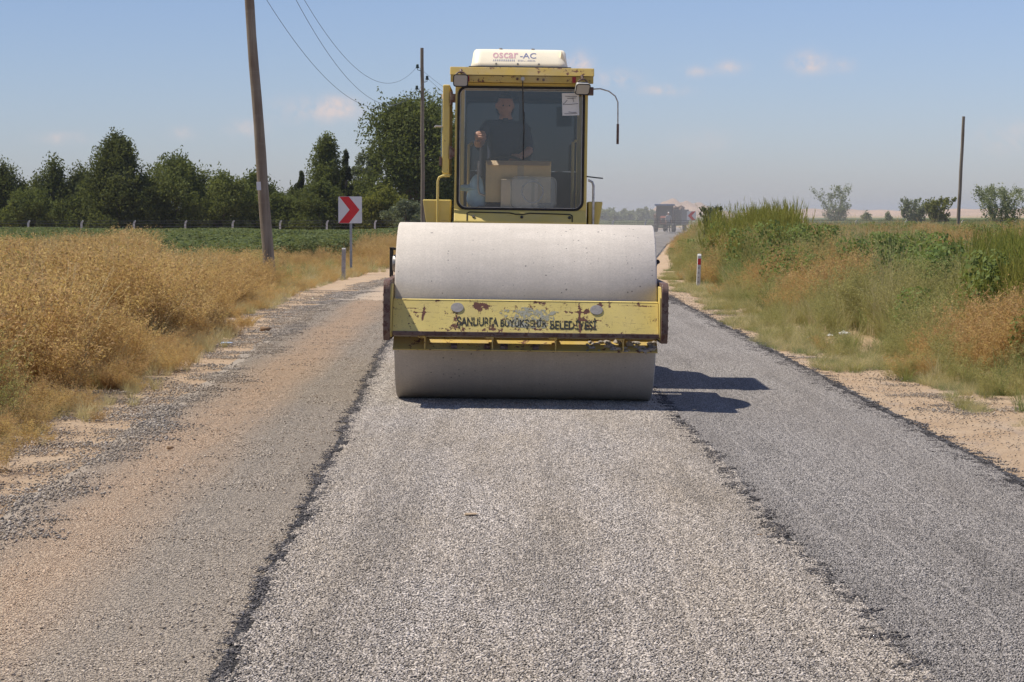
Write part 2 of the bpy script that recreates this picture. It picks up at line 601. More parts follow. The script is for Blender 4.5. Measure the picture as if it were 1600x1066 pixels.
def scatter(name, meshes, P, rot, scl, idx, label=None, cat=None):
    """ONE object of uncountable stuff: meshes instanced on points by geometry nodes"""
    SRC_N[0] += 1
    c = bpy.data.collections.new('sources_%02d' % SRC_N[0])
    for i, me in enumerate(meshes):
        c.objects.link(bpy.data.objects.new('source_%02d_%03d' % (SRC_N[0], i), me))
    me = bpy.data.meshes.new(name)
    P = np.asarray(P, np.float32)
    me.vertices.add(len(P))
    me.vertices.foreach_set('co', P.ravel())
    for nm, ty, dat in (('rot', 'FLOAT_VECTOR', rot), ('scl', 'FLOAT_VECTOR', scl), ('idx', 'INT', idx)):
        a = me.attributes.new(nm, ty, 'POINT')
        d = np.asarray(dat, np.int32 if ty == 'INT' else np.float32)
        a.data.foreach_set('value' if ty == 'INT' else 'vector', d.ravel())
    me.update()
    o = link(bpy.data.objects.new(name, me))
    g = bpy.data.node_groups.new(name, 'GeometryNodeTree')
    g.interface.new_socket('Geometry', in_out='INPUT', socket_type='NodeSocketGeometry')
    g.interface.new_socket('Geometry', in_out='OUTPUT', socket_type='NodeSocketGeometry')
    gi = g.nodes.new('NodeGroupInput')
    go = g.nodes.new('NodeGroupOutput')
    ip = g.nodes.new('GeometryNodeInstanceOnPoints')
    ci = g.nodes.new('GeometryNodeCollectionInfo')
    ci.inputs['Collection'].default_value = c
    ci.inputs['Separate Children'].default_value = True
    ci.inputs['Reset Children'].default_value = True
    ip.inputs['Pick Instance'].default_value = True

    def named(nm, ty):
        n = g.nodes.new('GeometryNodeInputNamedAttribute')
        n.data_type = ty
        n.inputs['Name'].default_value = nm
        return n.outputs['Attribute']
    L = g.links.new
    L(gi.outputs[0], ip.inputs['Points'])
    L(ci.outputs[0], ip.inputs['Instance'])
    L(named('idx', 'INT'), ip.inputs['Instance Index'])
    L(named('rot', 'FLOAT_VECTOR'), ip.inputs['Rotation'])
    L(named('scl', 'FLOAT_VECTOR'), ip.inputs['Scale'])
    L(ip.outputs[0], go.inputs[0])
    md = o.modifiers.new('scatter', 'NODES')
    md.node_group = g
    tag(o, label, cat, kind='stuff')
    return o


def vnoise(x, y, cell, seed):
    """smooth value noise 0..1"""
    x = np.asarray(x, float) / cell + 1000
    y = np.asarray(y, float) / cell + 1000
    xi, yi = np.floor(x).astype(np.int64), np.floor(y).astype(np.int64)
    fx, fy = x - xi, y - yi
    fx, fy = fx * fx * (3 - 2 * fx), fy * fy * (3 - 2 * fy)

    def h(a, b):
        v = np.sin(a * 127.1 + b * 311.7 + seed * 74.7) * 43758.5453
        return v - np.floor(v)
    return (h(xi, yi) * (1 - fx) + h(xi + 1, yi) * fx) * (1 - fy) + (h(xi, yi + 1) * (1 - fx) + h(xi + 1, yi + 1) * fx) * fy


# ------------------------------------------------------------------ the setting: ground, road, shoulders
def sheet(name, mat, ys, xl, xr, nx, dz, jag=0.0, seed=0, kind='structure'):
    """strip that follows the road: left and right borders are functions of y"""
    rd = np.random.RandomState(seed)
    V, Fc = [], []
    for j, y in enumerate(ys):
        a, b = float(xl(y)), float(xr(y))
        if jag:
            a += jag * (rd.rand() - .5) * 2
            b += jag * (rd.rand() - .5) * 2
        for i in range(nx + 1):
            x = a + (b - a) * i / nx
            V.append((x, y, gz(x) + dz))
    for j in range(len(ys) - 1):
        for i in range(nx):
            k = j * (nx + 1) + i
            Fc.append((k, k + 1, k + nx + 2, k + nx + 1))
    me = np_mesh(name, V, Fc, mat)
    o = link(bpy.data.objects.new(name, me))
    return tag(o, kind=kind)


def shade_xy(m):
    p = m.pos()
    x, y, z = m.sep(p)
    flat = m.n('ShaderNodeCombineXYZ', {'X': x, 'Y': y, 'Z': 0.0}).outputs[0]
    return flat, x, y


# open soil and stubble
m = NT('soil')
p, x, y = shade_xy(m)
n1 = m.noise(p, .35, 6, .6)
n2 = m.noise(p, 6, 6, .7)
c = m.mix(m.ramp(n1, .35, .65), (.34, .24, .14), (.44, .33, .20))
c = m.mix(m.math('MULTIPLY', m.ramp(n2, .4, .75), .55), c, (.22, .145, .08))
far = m.ramp(y, 130, 260)
gr = m.mix(m.ramp(m.noise(m.mapping(p, (.02, .09, 1)), 1.0, 5, .65), .35, .65), (.060, .095, .032), (.125, .140, .055))
c = m.mix(far, c, gr)
far2 = m.ramp(m.math('ADD', y, m.math('MULTIPLY', m.noise(m.mapping(p, (.002, .002, 1)), 1.0, 3), 600)), 1150, 1500)
c = m.mix(far2, c, m.mix(m.noise(m.mapping(p, (.003, .004, 1)), 1.0, 3), (.34, .25, .16), (.40, .31, .19)))
m.done(m.bsdf(c, .95, 0, m.bump(m.noise(p, 25, 6, .75), .6, .03), .1))

m = NT('sand_shoulder')
p, x, y = shade_xy(m)
n1 = m.noise(p, 1.6, 6, .65)
n2 = m.noise(p, 38, 4, .7)
c = m.mix(m.ramp(n1, .32, .68), (.40, .285, .185), (.50, .385, .27))
c = m.mix(m.math('MULTIPLY', m.ramp(n2, .55, .68), .55), c, (.26, .20, .15))
c = m.mix(m.math('MULTIPLY', m.ramp(m.noise(m.mapping(p, (3, .8, 1)), 1.0, 5, .7), .54, .7), .5), c, (.30, .27, .25))
m.done(m.bsdf(c, .95, 0, m.bump(m.math('ADD', m.noise(p, 30, 6, .75), m.math('MULTIPLY', m.noise(p, 7, 3), 1.5)), .8, .03), .1))

m = NT('old_asphalt_dusty')
p, x, y = shade_xy(m)
lane = m.math('SUBTRACT', x, m.math('MULTIPLY', y, -.012))             # follows the lane's slight drift
sandn = m.noise(m.mapping(p, (1.6, .22, 1)), 1.0, 5, .6)
band = m.math('SUBTRACT', 1.0, m.math('MULTIPLY', m.math('ABSOLUTE', m.math('ADD', lane, 1.98)), 1.9), clamp=True)
sandf = m.ramp(m.math('ADD', m.math('MULTIPLY', band, .62), m.math('MULTIPLY', sandn, .62)), .36, .78)
fine = m.noise(p, 150, 3, .7)
med = m.noise(p, 28, 5, .75)
c = m.mix(m.ramp(fine, .3, .7), (.26, .222, .18), (.39, .34, .28))
c = m.mix(m.math('MULTIPLY', sandf, .60), c, (.50, .37, .25))
tr_ = m.ramp(m.noise(m.mapping(p, (5.5, .10, 1), (4, 0, 0)), 1.0, 3, .5), .52, .66)
c = m.mix(m.math('MULTIPLY', tr_, .32), c, (.20, .18, .155))
vo = m.n('ShaderNodeTexVoronoi', {'Vector': p, 'Scale': 80.0})
spk = m.math('MULTIPLY', m.math('LESS_THAN', vo.outputs['Distance'], .33), m.math('GREATER_THAN', m.sep(vo.outputs['Color'])[0], .50))
c = m.mix(m.math('MULTIPLY', spk, .62), c, (.13, .115, .10))
spl = m.math('MULTIPLY', m.math('LESS_THAN', vo.outputs['Distance'], .30), m.math('LESS_THAN', m.sep(vo.outputs['Color'])[1], .12))
c = m.mix(m.math('MULTIPLY', spl, .6), c, (.55, .48, .40))
c = m.mix(m.math('MULTIPLY', m.ramp(med, .52, .75), .3), c, (.19, .165, .14))
m.done(m.bsdf(c, .9, 0, m.bump(m.math('ADD', fine, m.math('MULTIPLY', med, .8)), .55, .008), .2))


def chip_base(name, far_a, far_b):
    m = NT(name)
    p, x, y = shade_xy(m)
    v = m.n('ShaderNodeTexVoronoi', {'Vector': p, 'Scale': 85.0})
    st = m.ramp(v.outputs['Distance'], .42, .30)
    cell = m.sep(v.outputs['Color'])[0]
    near = m.mix(m.math('MULTIPLY', st, .35), (.020, .018, .017), m.mix(cell, far_a, far_b))
    br = m.noise(m.mapping(p, (1.1, .15, 1)), 1.0, 5, .6)
    farc = m.mix(m.ramp(br, .3, .7), tuple(q * .86 for q in far_a), tuple(q * .92 for q in far_b))
    f = m.ramp(m.math('ADD', y, m.math('MULTIPLY', m.noise(p, .8, 3), 4)), 36, 42)
    c = m.mix(f, near, farc)
    return m.done(m.bsdf(c, .85, 0, m.bump(st, .6, .006), .25))


chip_base('chip_seal_light', (.25, .225, .198), (.34, .308, .275))
chip_base('chip_seal_grey', (.175, .162, .150), (.26, .24, .222))
simple('bitumen_edge', (.06, .056, .054), .6, 0, .4, 60, bump=.8)


def stone_mat(name, a, b, spot):
    m = NT(name)
    t = m.attr('tint')['Fac']
    p, x, y = shade_xy(m)
    c = m.mix(m.math('POWER', t, 1.2), a, b)
    warm = m.ramp(m.noise(m.mapping(p, (1.4, .25, 1)), 1.0, 4, .6), .38, .68)
    c = m.mix(m.math('MULTIPLY', warm, .55), c, m.mix(t, spot, tuple(min(1, q * 1.9) for q in spot)))
    dark = m.ramp(m.noise(m.mapping(p, (2.2, .35, 1), (7, 3, 0)), 1.0, 5, .65), .50, .72)
    c = m.mix(m.math('MULTIPLY', dark, .30), c, (.085, .08, .075))
    track = m.ramp(m.noise(m.mapping(p, (3.6, .03, 1), (2, 9, 0)), 1.0, 3, .5), .50, .64)
    c = m.mix(m.math('MULTIPLY', track, .17), c, (.12, .108, .095))
    return m.done(m.bsdf(c, .85, 0, None, .2))


stone_mat('chip_light', (.16, .142, .124), (.76, .69, .62), (.27, .225, .17))
stone_mat('chip_grey', (.13, .121, .114), (.56, .52, .485), (.18, .163, .148))
stone_mat('chip_coated', (.035, .033, .034), (.27, .25, .24), (.05, .045, .045))
stone_mat('gravel_grey', (.13, .115, .10), (.48, .43, .375), (.30, .235, .165))
m = NT('old_chips')                               # worn chips half drowned in dust
t = m.attr('tint')['Fac']
p, x, y = shade_xy(m)
lane = m.math('SUBTRACT', x, m.math('MULTIPLY', y, -.012))
sandn = m.noise(m.mapping(p, (1.6, .22, 1)), 1.0, 5, .6)
band = m.math('SUBTRACT', 1.0, m.math('MULTIPLY', m.math('ABSOLUTE', m.math('ADD', lane, 1.98)), 1.9), clamp=True)
sandf = m.ramp(m.math('ADD', m.math('MULTIPLY', band, .62), m.math('MULTIPLY', sandn, .62)), .36, .78)
c = m.mix(m.math('POWER', t, 1.1), (.24, .205, .165), (.66, .575, .475))
c = m.mix(m.math('MULTIPLY', sandf, .75), c, (.60, .43, .29))
m.done(m.bsdf(c, .9, 0, None, .15))
stone_mat('grit_tan', (.16, .13, .10), (.56, .48, .39), (.34, .26, .18))


def ground_rows():
    ys = list(np.arange(-40, 60, 2.0)) + list(np.arange(60, 420, 10.0)) + [450, 600, 900, 1500, 2500, 4000, 6500]
    xs = [-6500, -3000, -1200, -500, -200, -80, -30, -10, -4, -2, 0, 2, 4, 10, 30, 80, 200, 500, 1200, 3000, 6500]
    V = [(x, y, float(gz(x)) - .03) for y in ys for x in xs]
    n = len(xs)
    Fc = [(j * n + i, j * n + i + 1, (j + 1) * n + i + 1, (j + 1) * n + i) for j in range(len(ys) - 1) for i in range(n - 1)]
    return np_mesh('ground', V, Fc, 'soil')


g = tag(link(bpy.data.objects.new('ground', ground_rows())), kind='structure')
ys_near = list(np.arange(-20, 60, .5)) + list(np.arange(60, 402, 4.0))
off = lambda f, d: (lambda y: f(y) + d)
sheet('road', 'old_asphalt_dusty', ys_near, road_l, road_r, 6, 0.0, .05, 1)
sheet('shoulder_left', 'sand_shoulder', ys_near, off(weed_l, -.5), off(road_l, .12), 4, -.012, .10, 2)
sheet('shoulder_right', 'sand_shoulder', ys_near, off(road_r, -.12), off(weed_r, .6), 4, -.012, .10, 3)
ys_lane = list(np.arange(-20, 60, .25)) + list(np.arange(60, 402, 4.0))
lane_l = lambda y: np.where(np.asarray(y) < 60, chip_l(y), road_l(y) + 1.3)
seam = lambda y: np.where(np.asarray(y) < 60, seam_r(y), road_l(y) + 4.0)
sheet('bitumen_strip', 'bitumen_edge', ys_lane, off(lane_l, -.015), off(road_r, .0), 4, .004, .012, 4)
sheet('road_lane', 'chip_seal_light', ys_lane, off(lane_l, .03), off(seam, -.0), 4, .008, .010, 5)
sheet('road_lane', 'chip_seal_grey', ys_lane, off(seam, .03), off(road_r, -.05), 4, .008, .012, 6)


# stone chippings, as tiles of loose stones laid along the lanes
def stone_tile(name, mat, size, pitch, smin, smax, keep, seed, flat=.55, soft=False):
    rd = np.random.RandomState(seed)
    n = int(size / pitch)
    gx, gy = np.meshgrid(np.arange(n), np.arange(n))
    cx = ((gx.ravel() + .5 + (rd.rand(n * n) - .5) * 1.1) * pitch - size / 2)
    cy = ((gy.ravel() + .5 + (rd.rand(n * n) - .5) * 1.1) * pitch - size / 2)
    k = rd.rand(n * n) < keep
    if soft:
        k &= rd.rand(n * n) < np.exp(-((cx ** 2 + cy ** 2) / (size * .30) ** 2) ** 1.2)
    cx, cy = cx[k], cy[k]
    q = len(cx)
    s = smin + (smax - smin) * rd.rand(q) ** 1.6
    base = np.array([(1, 0, 0), (0, 1, 0), (-1, 0, 0), (0, -1, 0), (0, 0, 1), (0, 0, -1), ], float)
    V = base[None] * (1 + (rd.rand(q, 6, 1) - .5) * .7) + (rd.rand(q, 6, 3) - .5) * .45
    V *= np.stack([s * (.8 + .5 * rd.rand(q)), s * (.8 + .5 * rd.rand(q)), s * flat * (.7 + .6 * rd.rand(q))], 1)[:, None, :] * .5 * 1.15
    a = rd.rand(q) * 6.283
    tl = (rd.rand(q) - .5) * .9
    X = V[..., 0] * np.cos(a)[:, None] - V[..., 1] * np.sin(a)[:, None]
    Y = V[..., 0] * np.sin(a)[:, None] + V[..., 1] * np.cos(a)[:, None]
    Z = V[..., 2] + X * np.sin(tl)[:, None]
    P = np.stack([X + cx[:, None], Y + cy[:, None], Z + (s * flat * .25)[:, None]], 2).reshape(-1, 3)
    T = np.array([(0, 1, 4), (1, 2, 4), (2, 3, 4), (3, 0, 4), (1, 0, 5), (2, 1, 5), (3, 2, 5), (0, 3, 5)])
    Fc = (T[None] + (np.arange(q) * 6)[:, None, None]).reshape(-1, 3)
    tint = np.repeat(rd.rand(q), 8)
    return np_mesh(name, P, Fc, mat, tint, 3)


TILE = .25
light_t = [stone_tile('chips', 'chip_light', TILE * 1.03, .0074, .0055, .0135, .88, i) for i in range(6)]
grey_t = [stone_tile('chips', 'chip_grey', TILE * 1.03, .0066, .0050, .0105, .84, 20 + i) for i in range(6)]
coat_t = [stone_tile('chips', 'chip_coated', TILE * .45, .0085, .005, .013, .60, 40 + i, .6, True) for i in range(6)]
grav_t = [stone_tile('gravel', 'gravel_grey', TILE * 2.2, .0125, .005, .018, .38, 60 + i, .7, True) for i in range(6)]
old_t = [stone_tile('grit', 'old_chips', TILE * 1.03, .0078, .005, .0105, .62, 90 + i, .22) for i in range(6)]
tan_t = [stone_tile('grit', 'grit_tan', TILE * 1.8, .026, .005, .014, .30, 80 + i, .7, True) for i in range(6)]


def lay(name, tiles, y0, y1, xl, xr, z, step=TILE, jit=0.0, seed=0, keep=1.0, label=None):
    rd = np.random.RandomState(seed)
    P, S_ = [], []
    for y in np.arange(y0, y1, step):
        a, b = float(xl(y)), float(xr(y))
        sh = (rd.rand() - .5) * .09 if jit == 0 else 0.0       # rows break joint
        a, b = a + max(0, sh), b + min(0, sh) + .02
        if b - a < .02:
            continue
        n = max(1, int(round((b - a) / step)))
        w = (b - a) / n
        for i in range(n):
            if abs(a + w * (i + .5)) > .235 * y + .5 or rd.rand() > keep:
                continue
            xx = a + w * (i + .5) + (rd.rand() - .5) * 2 * jit
            P.append((xx, y + (rd.rand() - .5) * jit, float(gz(xx)) + z))
            S_.append(max(1.0, w / step) if jit == 0 else .8 + .5 * rd.rand())
    P = np.array(P)
    n = len(P)
    th_ = rd.rand(n) * 6.283 if jit > 0 else rd.randint(0, 4, n) * math.pi / 2
    fall = np.where(np.abs(P[:, 0]) < 4, .013, 0.0)             # tiles lie in the road's crossfall
    rot = np.stack([fall * np.sin(th_), fall * np.cos(th_), th_], 1)
    return scatter(name, tiles, P, rot, np.repeat(np.array(S_)[:, None], 3, 1), rd.randint(0, len(tiles), n))


jl = lambda y: chip_l(y) + .010 * math.sin(y * 5.1) + .014 * math.sin(y * 1.7 + 1)
js = lambda y: seam_r(y) + .010 * math.sin(y * 4.3) + .014 * math.sin(y * 1.3 + 2)
jr = lambda y: road_r(y) + .02 * math.sin(y * 2.3) + .025 * math.sin(y * .9)
lay('stone_chippings', light_t, 6.6, 40, lambda y: jl(y) + .01, lambda y: js(y) + .02, .010, seed=1)
lay('stone_chippings', grey_t, 6.6, 40, lambda y: js(y) + .02, lambda y: jr(y) - .10, .009, seed=2)
lay('coated_chippings', coat_t, 6.6, 42, lambda y: jl(y) - .03, lambda y: jl(y) + .035, .011, .04, .022, 3, .55)
lay('coated_chippings', coat_t, 6.6, 30, lambda y: js(y) - .03, lambda y: js(y) + .03, .013, .04, .028, 4, .34)
lay('coated_chippings', coat_t, 8, 46, lambda y: jr(y) - .20, lambda y: jr(y) + .0, .010, .06, .05, 5, .5)
lay('worn_chippings', old_t, 6.6, 40, lambda y: road_l(y) + .08, lambda y: jl(y) + .02, .001, seed=11)
lay('loose_gravel', grav_t, 9, 54, lambda y: road_l(y) - .22 - .10 * math.sin(y * .8), lambda y: road_l(y) + .16 + .09 * math.sin(y * 1.3), .004, .17, .12, 6, .42)
lay('loose_gravel', tan_t, 9, 45, lambda y: weed_l(y), lambda y: road_l(y) - .2, .0, TILE, .1, 7, .9)
lay('loose_gravel', grav_t, 9, 45, lambda y: weed_l(y), lambda y: road_l(y) - .3, -.003, TILE, .2, 17, .16)
lay('loose_gravel', tan_t, 6.6, 42, lambda y: road_l(y) + .1, lambda y: chip_l(y) - .05, .002, TILE, .1, 8, .35)
lay('loose_gravel', tan_t, 12, 50, lambda y: road_r(y) + .02, lambda y: weed_r(y) + .1, .0, TILE, .1, 9, .95)
lay('loose_gravel', grav_t, 12, 40, lambda y: road_r(y) + .35, lambda y: weed_r(y) + .1, -.004, TILE, .2, 10, .09)


# distant hills
def hill(pts, Y, depth):
    """ridge line [(photo x, height in m)] at distance Y"""
    V, Fc = [], []
    rd = random.Random(len(pts))
    xs = np.linspace(pts[0][0], pts[-1][0], 60)
    for j, (fy, fz) in enumerate(((-.5, 0), (-.25, .5), (0, 1), (.35, .6), (.7, 0))):
        for xx in xs:
            h = np.interp(xx, [p[0] for p in pts], [p[1] for p in pts]) * fz * (1 + .12 * math.sin(xx * .11) + .08 * math.sin(xx * .31 + j))
            V.append(((xx - 800) / F_PX * Y, Y + fy * depth, h - .5))
    n = len(xs)
    Fc = [(j * n + i, j * n + i + 1, (j + 1) * n + i + 1, (j + 1) * n + i) for j in range(4) for i in range(n - 1)]
    me = np_mesh('hills', V, Fc, 'hill_earth')
    me.polygons.foreach_set('use_smooth', [True] * len(me.polygons))
    return tag(link(bpy.data.objects.new('hills', me)), kind='structure')


simple('hill_earth', (.42, .29, .19), .95, 0, .25, .01)
hill([(980, 0), (1010, 6), (1045, 18), (1072, 19), (1100, 12), (1150, 3), (1200, 0)], 2600, 300)
hill([(1120, 0), (1180, 7), (1280, 9), (1400, 7), (1500, 9), (1650, 10), (1800, 5), (2000, 0)], 2900, 400)
hill([(-500, 0), (-200, 9), (100, 7), (400, 10), (700, 8), (900, 9), (1010, 0)], 3300, 400)


# ------------------------------------------------------------------ the road roller
RY = 18.95
RX = 0.10
ROLL = R(0.75)
roller = empty('road_roller', (RX, RY, float(gz(RX)) + .012), (0, ROLL, 0))
tag(roller, 'worn yellow single-drum road roller with a big dusty steel drum and closed cab', 'road roller')
DR, DW = .74, 1.07

# drum
d = MB()
prof = [(-DW, DR - .16), (-DW, DR - .012), (-DW + .004, DR - .004), (-DW + .012, DR), (-DW * .5, DR + .001), (0, DR + .002), (DW * .5, DR + .001), (DW - .012, DR), (DW - .004, DR - .004), (DW, DR - .012), (DW, DR - .16)]
d.lathe_x(prof, 160, (0, DR))
for sx in (-1, 1):
    d.lathe_x([(sx * DW, DR - .16), (sx * (DW - .10), DR - .18), (sx * (DW - .12), .2), (sx * (DW - .12), .001)], 96, (0, DR))
drum = d.build('drum', 'drum_steel', roller, sharp=50)

# front cross beam, leaning back so that its face looks up a little
B0, B1 = Vector((0, -.955, .60)), Vector((0, -.825, .858))
up = (B1 - B0).normalized()
nrm = Vector((0, -up.z, up.y))
bw = 1.073
b = MB()
th = .014
poly = [(B0.y, B0.z), (B1.y, B1.z), (B1.y - nrm.y * th, B1.z - nrm.z * th), (B0.y - nrm.y * th, B0.z - nrm.z * th)]
b.prism_x(poly, -bw, bw)
beam = b.build('front_beam', 'yellow_enamel_worn', roller, .003)
b = MB()
b.prism_x([(B1.y - .004, B1.z + .002), (B1.y + .055, B1.z + .006), (B1.y + .055, B1.z - .010), (B1.y + .002, B1.z - .012)], -bw + .003, bw - .003)
b.build('top_lip', 'yellow_enamel_worn', beam, .003)
b = MB()
b.prism_x([(B0.y - .012, B0.z - .004), (B0.y - .010, B0.z + .010), (B0.y + .075, B0.z + .004), (B0.y + .075, B0.z - .022), (B0.y - .012, B0.z - .026)], -bw + .003, bw + .012)
b.build('bottom_lip', 'rusty_steel', beam, .003)


def on_beam(u, v, lift=.002):
    """u along the beam, v up its face from the bottom edge"""
    return Vector((u, B0.y, B0.z)) + up * v + nrm * lift


def beam_disc(u, v, rx, rz, name, mat, lift, thick):
    n = 28
    w = MB()
    a = [on_beam(u + rx * math.cos(t * 2 * math.pi / n), v + rz * math.sin(t * 2 * math.pi / n), lift) for t in range(n)]
    c_ = [p_ + nrm * thick for p_ in a]
    w.add(a + c_, [tuple(range(n, 2 * n))] + [(i, (i + 1) % n, (i + 1) % n + n, i + n) for i in range(n)])
    return w.build(name, mat, beam, .002)


for u, v in ((-.553, .222), (.572, .216)):
    beam_disc(u, v, .052, .043, 'round_cover', 'cap_grey', .001, .006)


def text_mesh(txt, height, width=None, bold=.0):
    cu = bpy.data.curves.new('lettering', 'FONT')
    cu.body = txt
    cu.align_x = 'CENTER'
    cu.align_y = 'CENTER'
    cu.resolution_u = 3
    cu.offset = bold
    o = bpy.data.objects.new('lettering', cu)
    COL.objects.link(o)
    bpy.context.view_layer.update()
    dg = bpy.context.evaluated_depsgraph_get()
    me = bpy.data.meshes.new_from_object(o.evaluated_get(dg))
    bpy.data.objects.remove(o)
    co = np.zeros(len(me.vertices) * 3, np.float32)
    me.vertices.foreach_get('co', co)
    co = co.reshape(-1, 3)
    lo, hi = co.min(0), co.max(0)
    co[:, 0] = (co[:, 0] - (lo[0] + hi[0]) / 2)
    co[:, 1] = (co[:, 1] - (lo[1] + hi[1]) / 2) * height / (hi[1] - lo[1])
    if width:
        co[:, 0] *= width / (hi[0] - lo[0])
    else:
        co[:, 0] *= height / (hi[1] - lo[1])
    me.vertices.foreach_set('co', co.ravel())
    me.materials.clear()
    me.update()
    return me


def put_flat(me, name, mat, parent, origin, ux, uy):
    """flat print laid into the plane (ux, uy) at origin"""
    M = Matrix((ux, uy, ux.cross(uy))).transposed().to_4x4()
    M.translation = origin
    me.transform(M)
    me.materials.append(MATS[mat])
    return link(bpy.data.objects.new(name, me), parent)


UX = Vector((1, 0, 0))
words = [('ŞANLIURFA', -.388, .335), ('BÜYÜKŞEHİR', -.015, .375), ('BELEDİYESİ', .385, .375)]
for w_, u, wd in words:
    put_flat(text_mesh(w_, .105, wd, .03), 'lettering', 'stencil_black', beam, on_beam(u, .092, .0022), UX, up)


def patch(pts, name, mat, lift):
    w = MB()
    w.add([on_beam(u, v, lift) for u, v in pts], [tuple(range(len(pts)))])
    return w.build(name, mat, beam)


patch([(-.27, .205), (-.20, .17), (-.13, .06), (.02, .05), (.20, .05), (.24, .15), (.27, .195), (.22, .207), (.05, .225), (-.02, .235), (-.08, .215)], 'faded_emblem', 'faded_grey_print', .0016)

# side plates of the drum frame, front ends rounded
for sx in (-1, 1):
    w = MB()
    pts = []
    for k in range(9):
        a = math.pi / 2 + k / 8 * math.pi * .5
        pts.append((-.94 + .09 * math.cos(a), .93 + .09 * math.sin(a)))
    pts += [(-1.03, .62), (-.98, .535), (-.72, .53), (.95, .53), (1.05, .60), (1.05, 1.02)]
    x0, x1 = (1.088, 1.142) if sx > 0 else (-1.142, -1.088)
    w.prism_x(pts, x0, x1)
    sp_ = w.build('side_plate', 'rusty_steel', roller, .006)
    w = MB()
    x0, x1 = (1.076, 1.092) if sx > 0 else (-1.092, -1.076)
    w.prism_x([(-.99, .60), (-.99, .90), (-.93, .985), (-.70, .985), (-.70, .56), (-.95, .56)], x0, x1)
    w.build('inner_plate', 'yellow_enamel', sp_, .003)
    for z in (.66, .72, .78, .84, .90):
        MB().lathe_x([(sx * 1.142, .012), (sx * 1.148, .012), (sx * 1.150, .008), (sx * 1.150, .001)], 10, (-.95, z)).build('bolt', 'rusty_steel', sp_)
    # drum hub on the plate
    w = MB()
    w.lathe_x([(sx * .96, .24), (sx * 1.10, .24), (sx * 1.10, .17), (sx * 1.15, .15), (sx * 1.15, .001)], 32, (0, DR))
    w.build('drum_hub', 'dark_steel', roller)
# vibration motor and its guard on one side, hose end on the other
w = MB()
w.box(-1.145, -1.128, -.10, -.085, 1.02, 1.265).box(-1.145, -1.085, -.10, -.085, 1.245, 1.265).box(-1.145, -1.128, -.10, .20, 1.25, 1.265).box(-1.145, -1.128, .185, .20, 1.02, 1.265)
mg = w.build('motor_guard', 'dark_steel', roller, .003)
w = MB()
w.lathe_x([(-1.125, .001), (-1.125, .06), (-1.11, .075), (-1.06, .08)], 24, (.02, 1.13))
w.build('vibration_motor', 'bare_steel', mg)
w = MB()
w.tube([(1.075, .1, .9), (1.085, .06, 1.08), (1.10, 0, 1.16), (1.115, -.04, 1.175)], [.014, .016, .018, .020], 10)
w.build('hose_end', 'black_rubber', roller)
# scraper ledge under the beam with ribs, and dried mortar on it
w = MB()
w.prism_x([(-.748, .555), (-.905, .462), (-.905, .452), (-.742, .545)], -1.07, 1.07)
w.prism_x([(-.905, .462), (-.945, .466), (-.945, .456), (-.905, .452)], -.78, .62)
scr = w.build('scraper', 'yellow_enamel_grimy', roller, .002)
for i, u in enumerate((-.81, -.265, .245, .79)):
    w = MB()
    w.prism_x([(-.93, .466), (-.93, .575), (-.77, .585), (-.77, .548)], u - .006, u + .006)
    w.build('rib', 'yellow_enamel_grimy', scr, .002)
    w = MB()
    w.box(u - .055, u + .01, -.945, -.80, .556, .572)
    w.build('gusset', 'yellow_enamel_grimy', scr, .002)
for i, (u, w_) in enumerate(((-.60, .05), (-.33, .045), (-.20, .06), (.06, .05))):
    w = MB()
    w.prism_x([(-.912, .470), (-.912, .492), (-.86, .512), (-.83, .508)], u, u + w_)
    w.build('scraper_clip', 'rusty_steel', scr, .002)
rd = random.Random(5)
w = MB()
for i in range(46):
    u = rd.uniform(.50, 1.05)
    t = rd.uniform(.0, .75)
    w.blob((u, -.905 + .15 * t, .468 + .09 * t), rd.uniform(.012, .030) * (1 if u > .62 else .7), i, 1, .45, (1.3, 1, .7))
tag(w.build('dried_mortar', 'mortar', scr), kind='stuff')
# drum frame rear cross member, articulation, rear chassis
MB().box(-1.086, 1.086, .88, 1.04, .56, .98).build('rear_crossbeam', 'yellow_enamel', roller, .01)
MB().box(-.22, .22, 1.04, 1.75, .55, .95).build('articulation_joint', 'dark_steel', roller, .02)
MB().box(-.62, .62, 1.6, 4.5, .62, 1.16).build('rear_chassis', 'yellow_enamel', roller, .02)

# rear wheels
for sx in (-1, 1):
    w = MB()
    xo, xi = sx * 1.02, sx * .58
    w.lathe_x([(xi, .34), (xi, .55), (xi + sx * .05, .64), (xi + sx * .12, .67), (xo - sx * .12, .67), (xo - sx * .05, .64), (xo, .55), (xo, .34)], 56, (3.05, .68))
    for k in range(20):
        a = k * 2 * math.pi / 20
        M = Matrix.Translation((0, 3.05, .68)) @ Matrix.Rotation(a, 4, 'X')
        for s2 in (-1, 1):
            M2 = M @ Matrix.Translation((sx * .80 + s2 * .10, 0, .675)) @ Matrix.Rotation(s2 * .6, 4, 'Z')
            w.box(-.12, .12, -.025, .025, -.03, .012, M2)
    wh = w.build('rear_wheel', 'tyre_rubber', roller)
    w = MB()
    w.lathe_x([(xo - sx * .03, .37), (xo - sx * .06, .34), (xo - sx * .16, .30), (xo - sx * .16, .12), (xo - sx * .10, .10), (xo - sx * .10, .001)], 36, (3.05, .68))
    w.build('rim', 'yellow_enamel', wh)
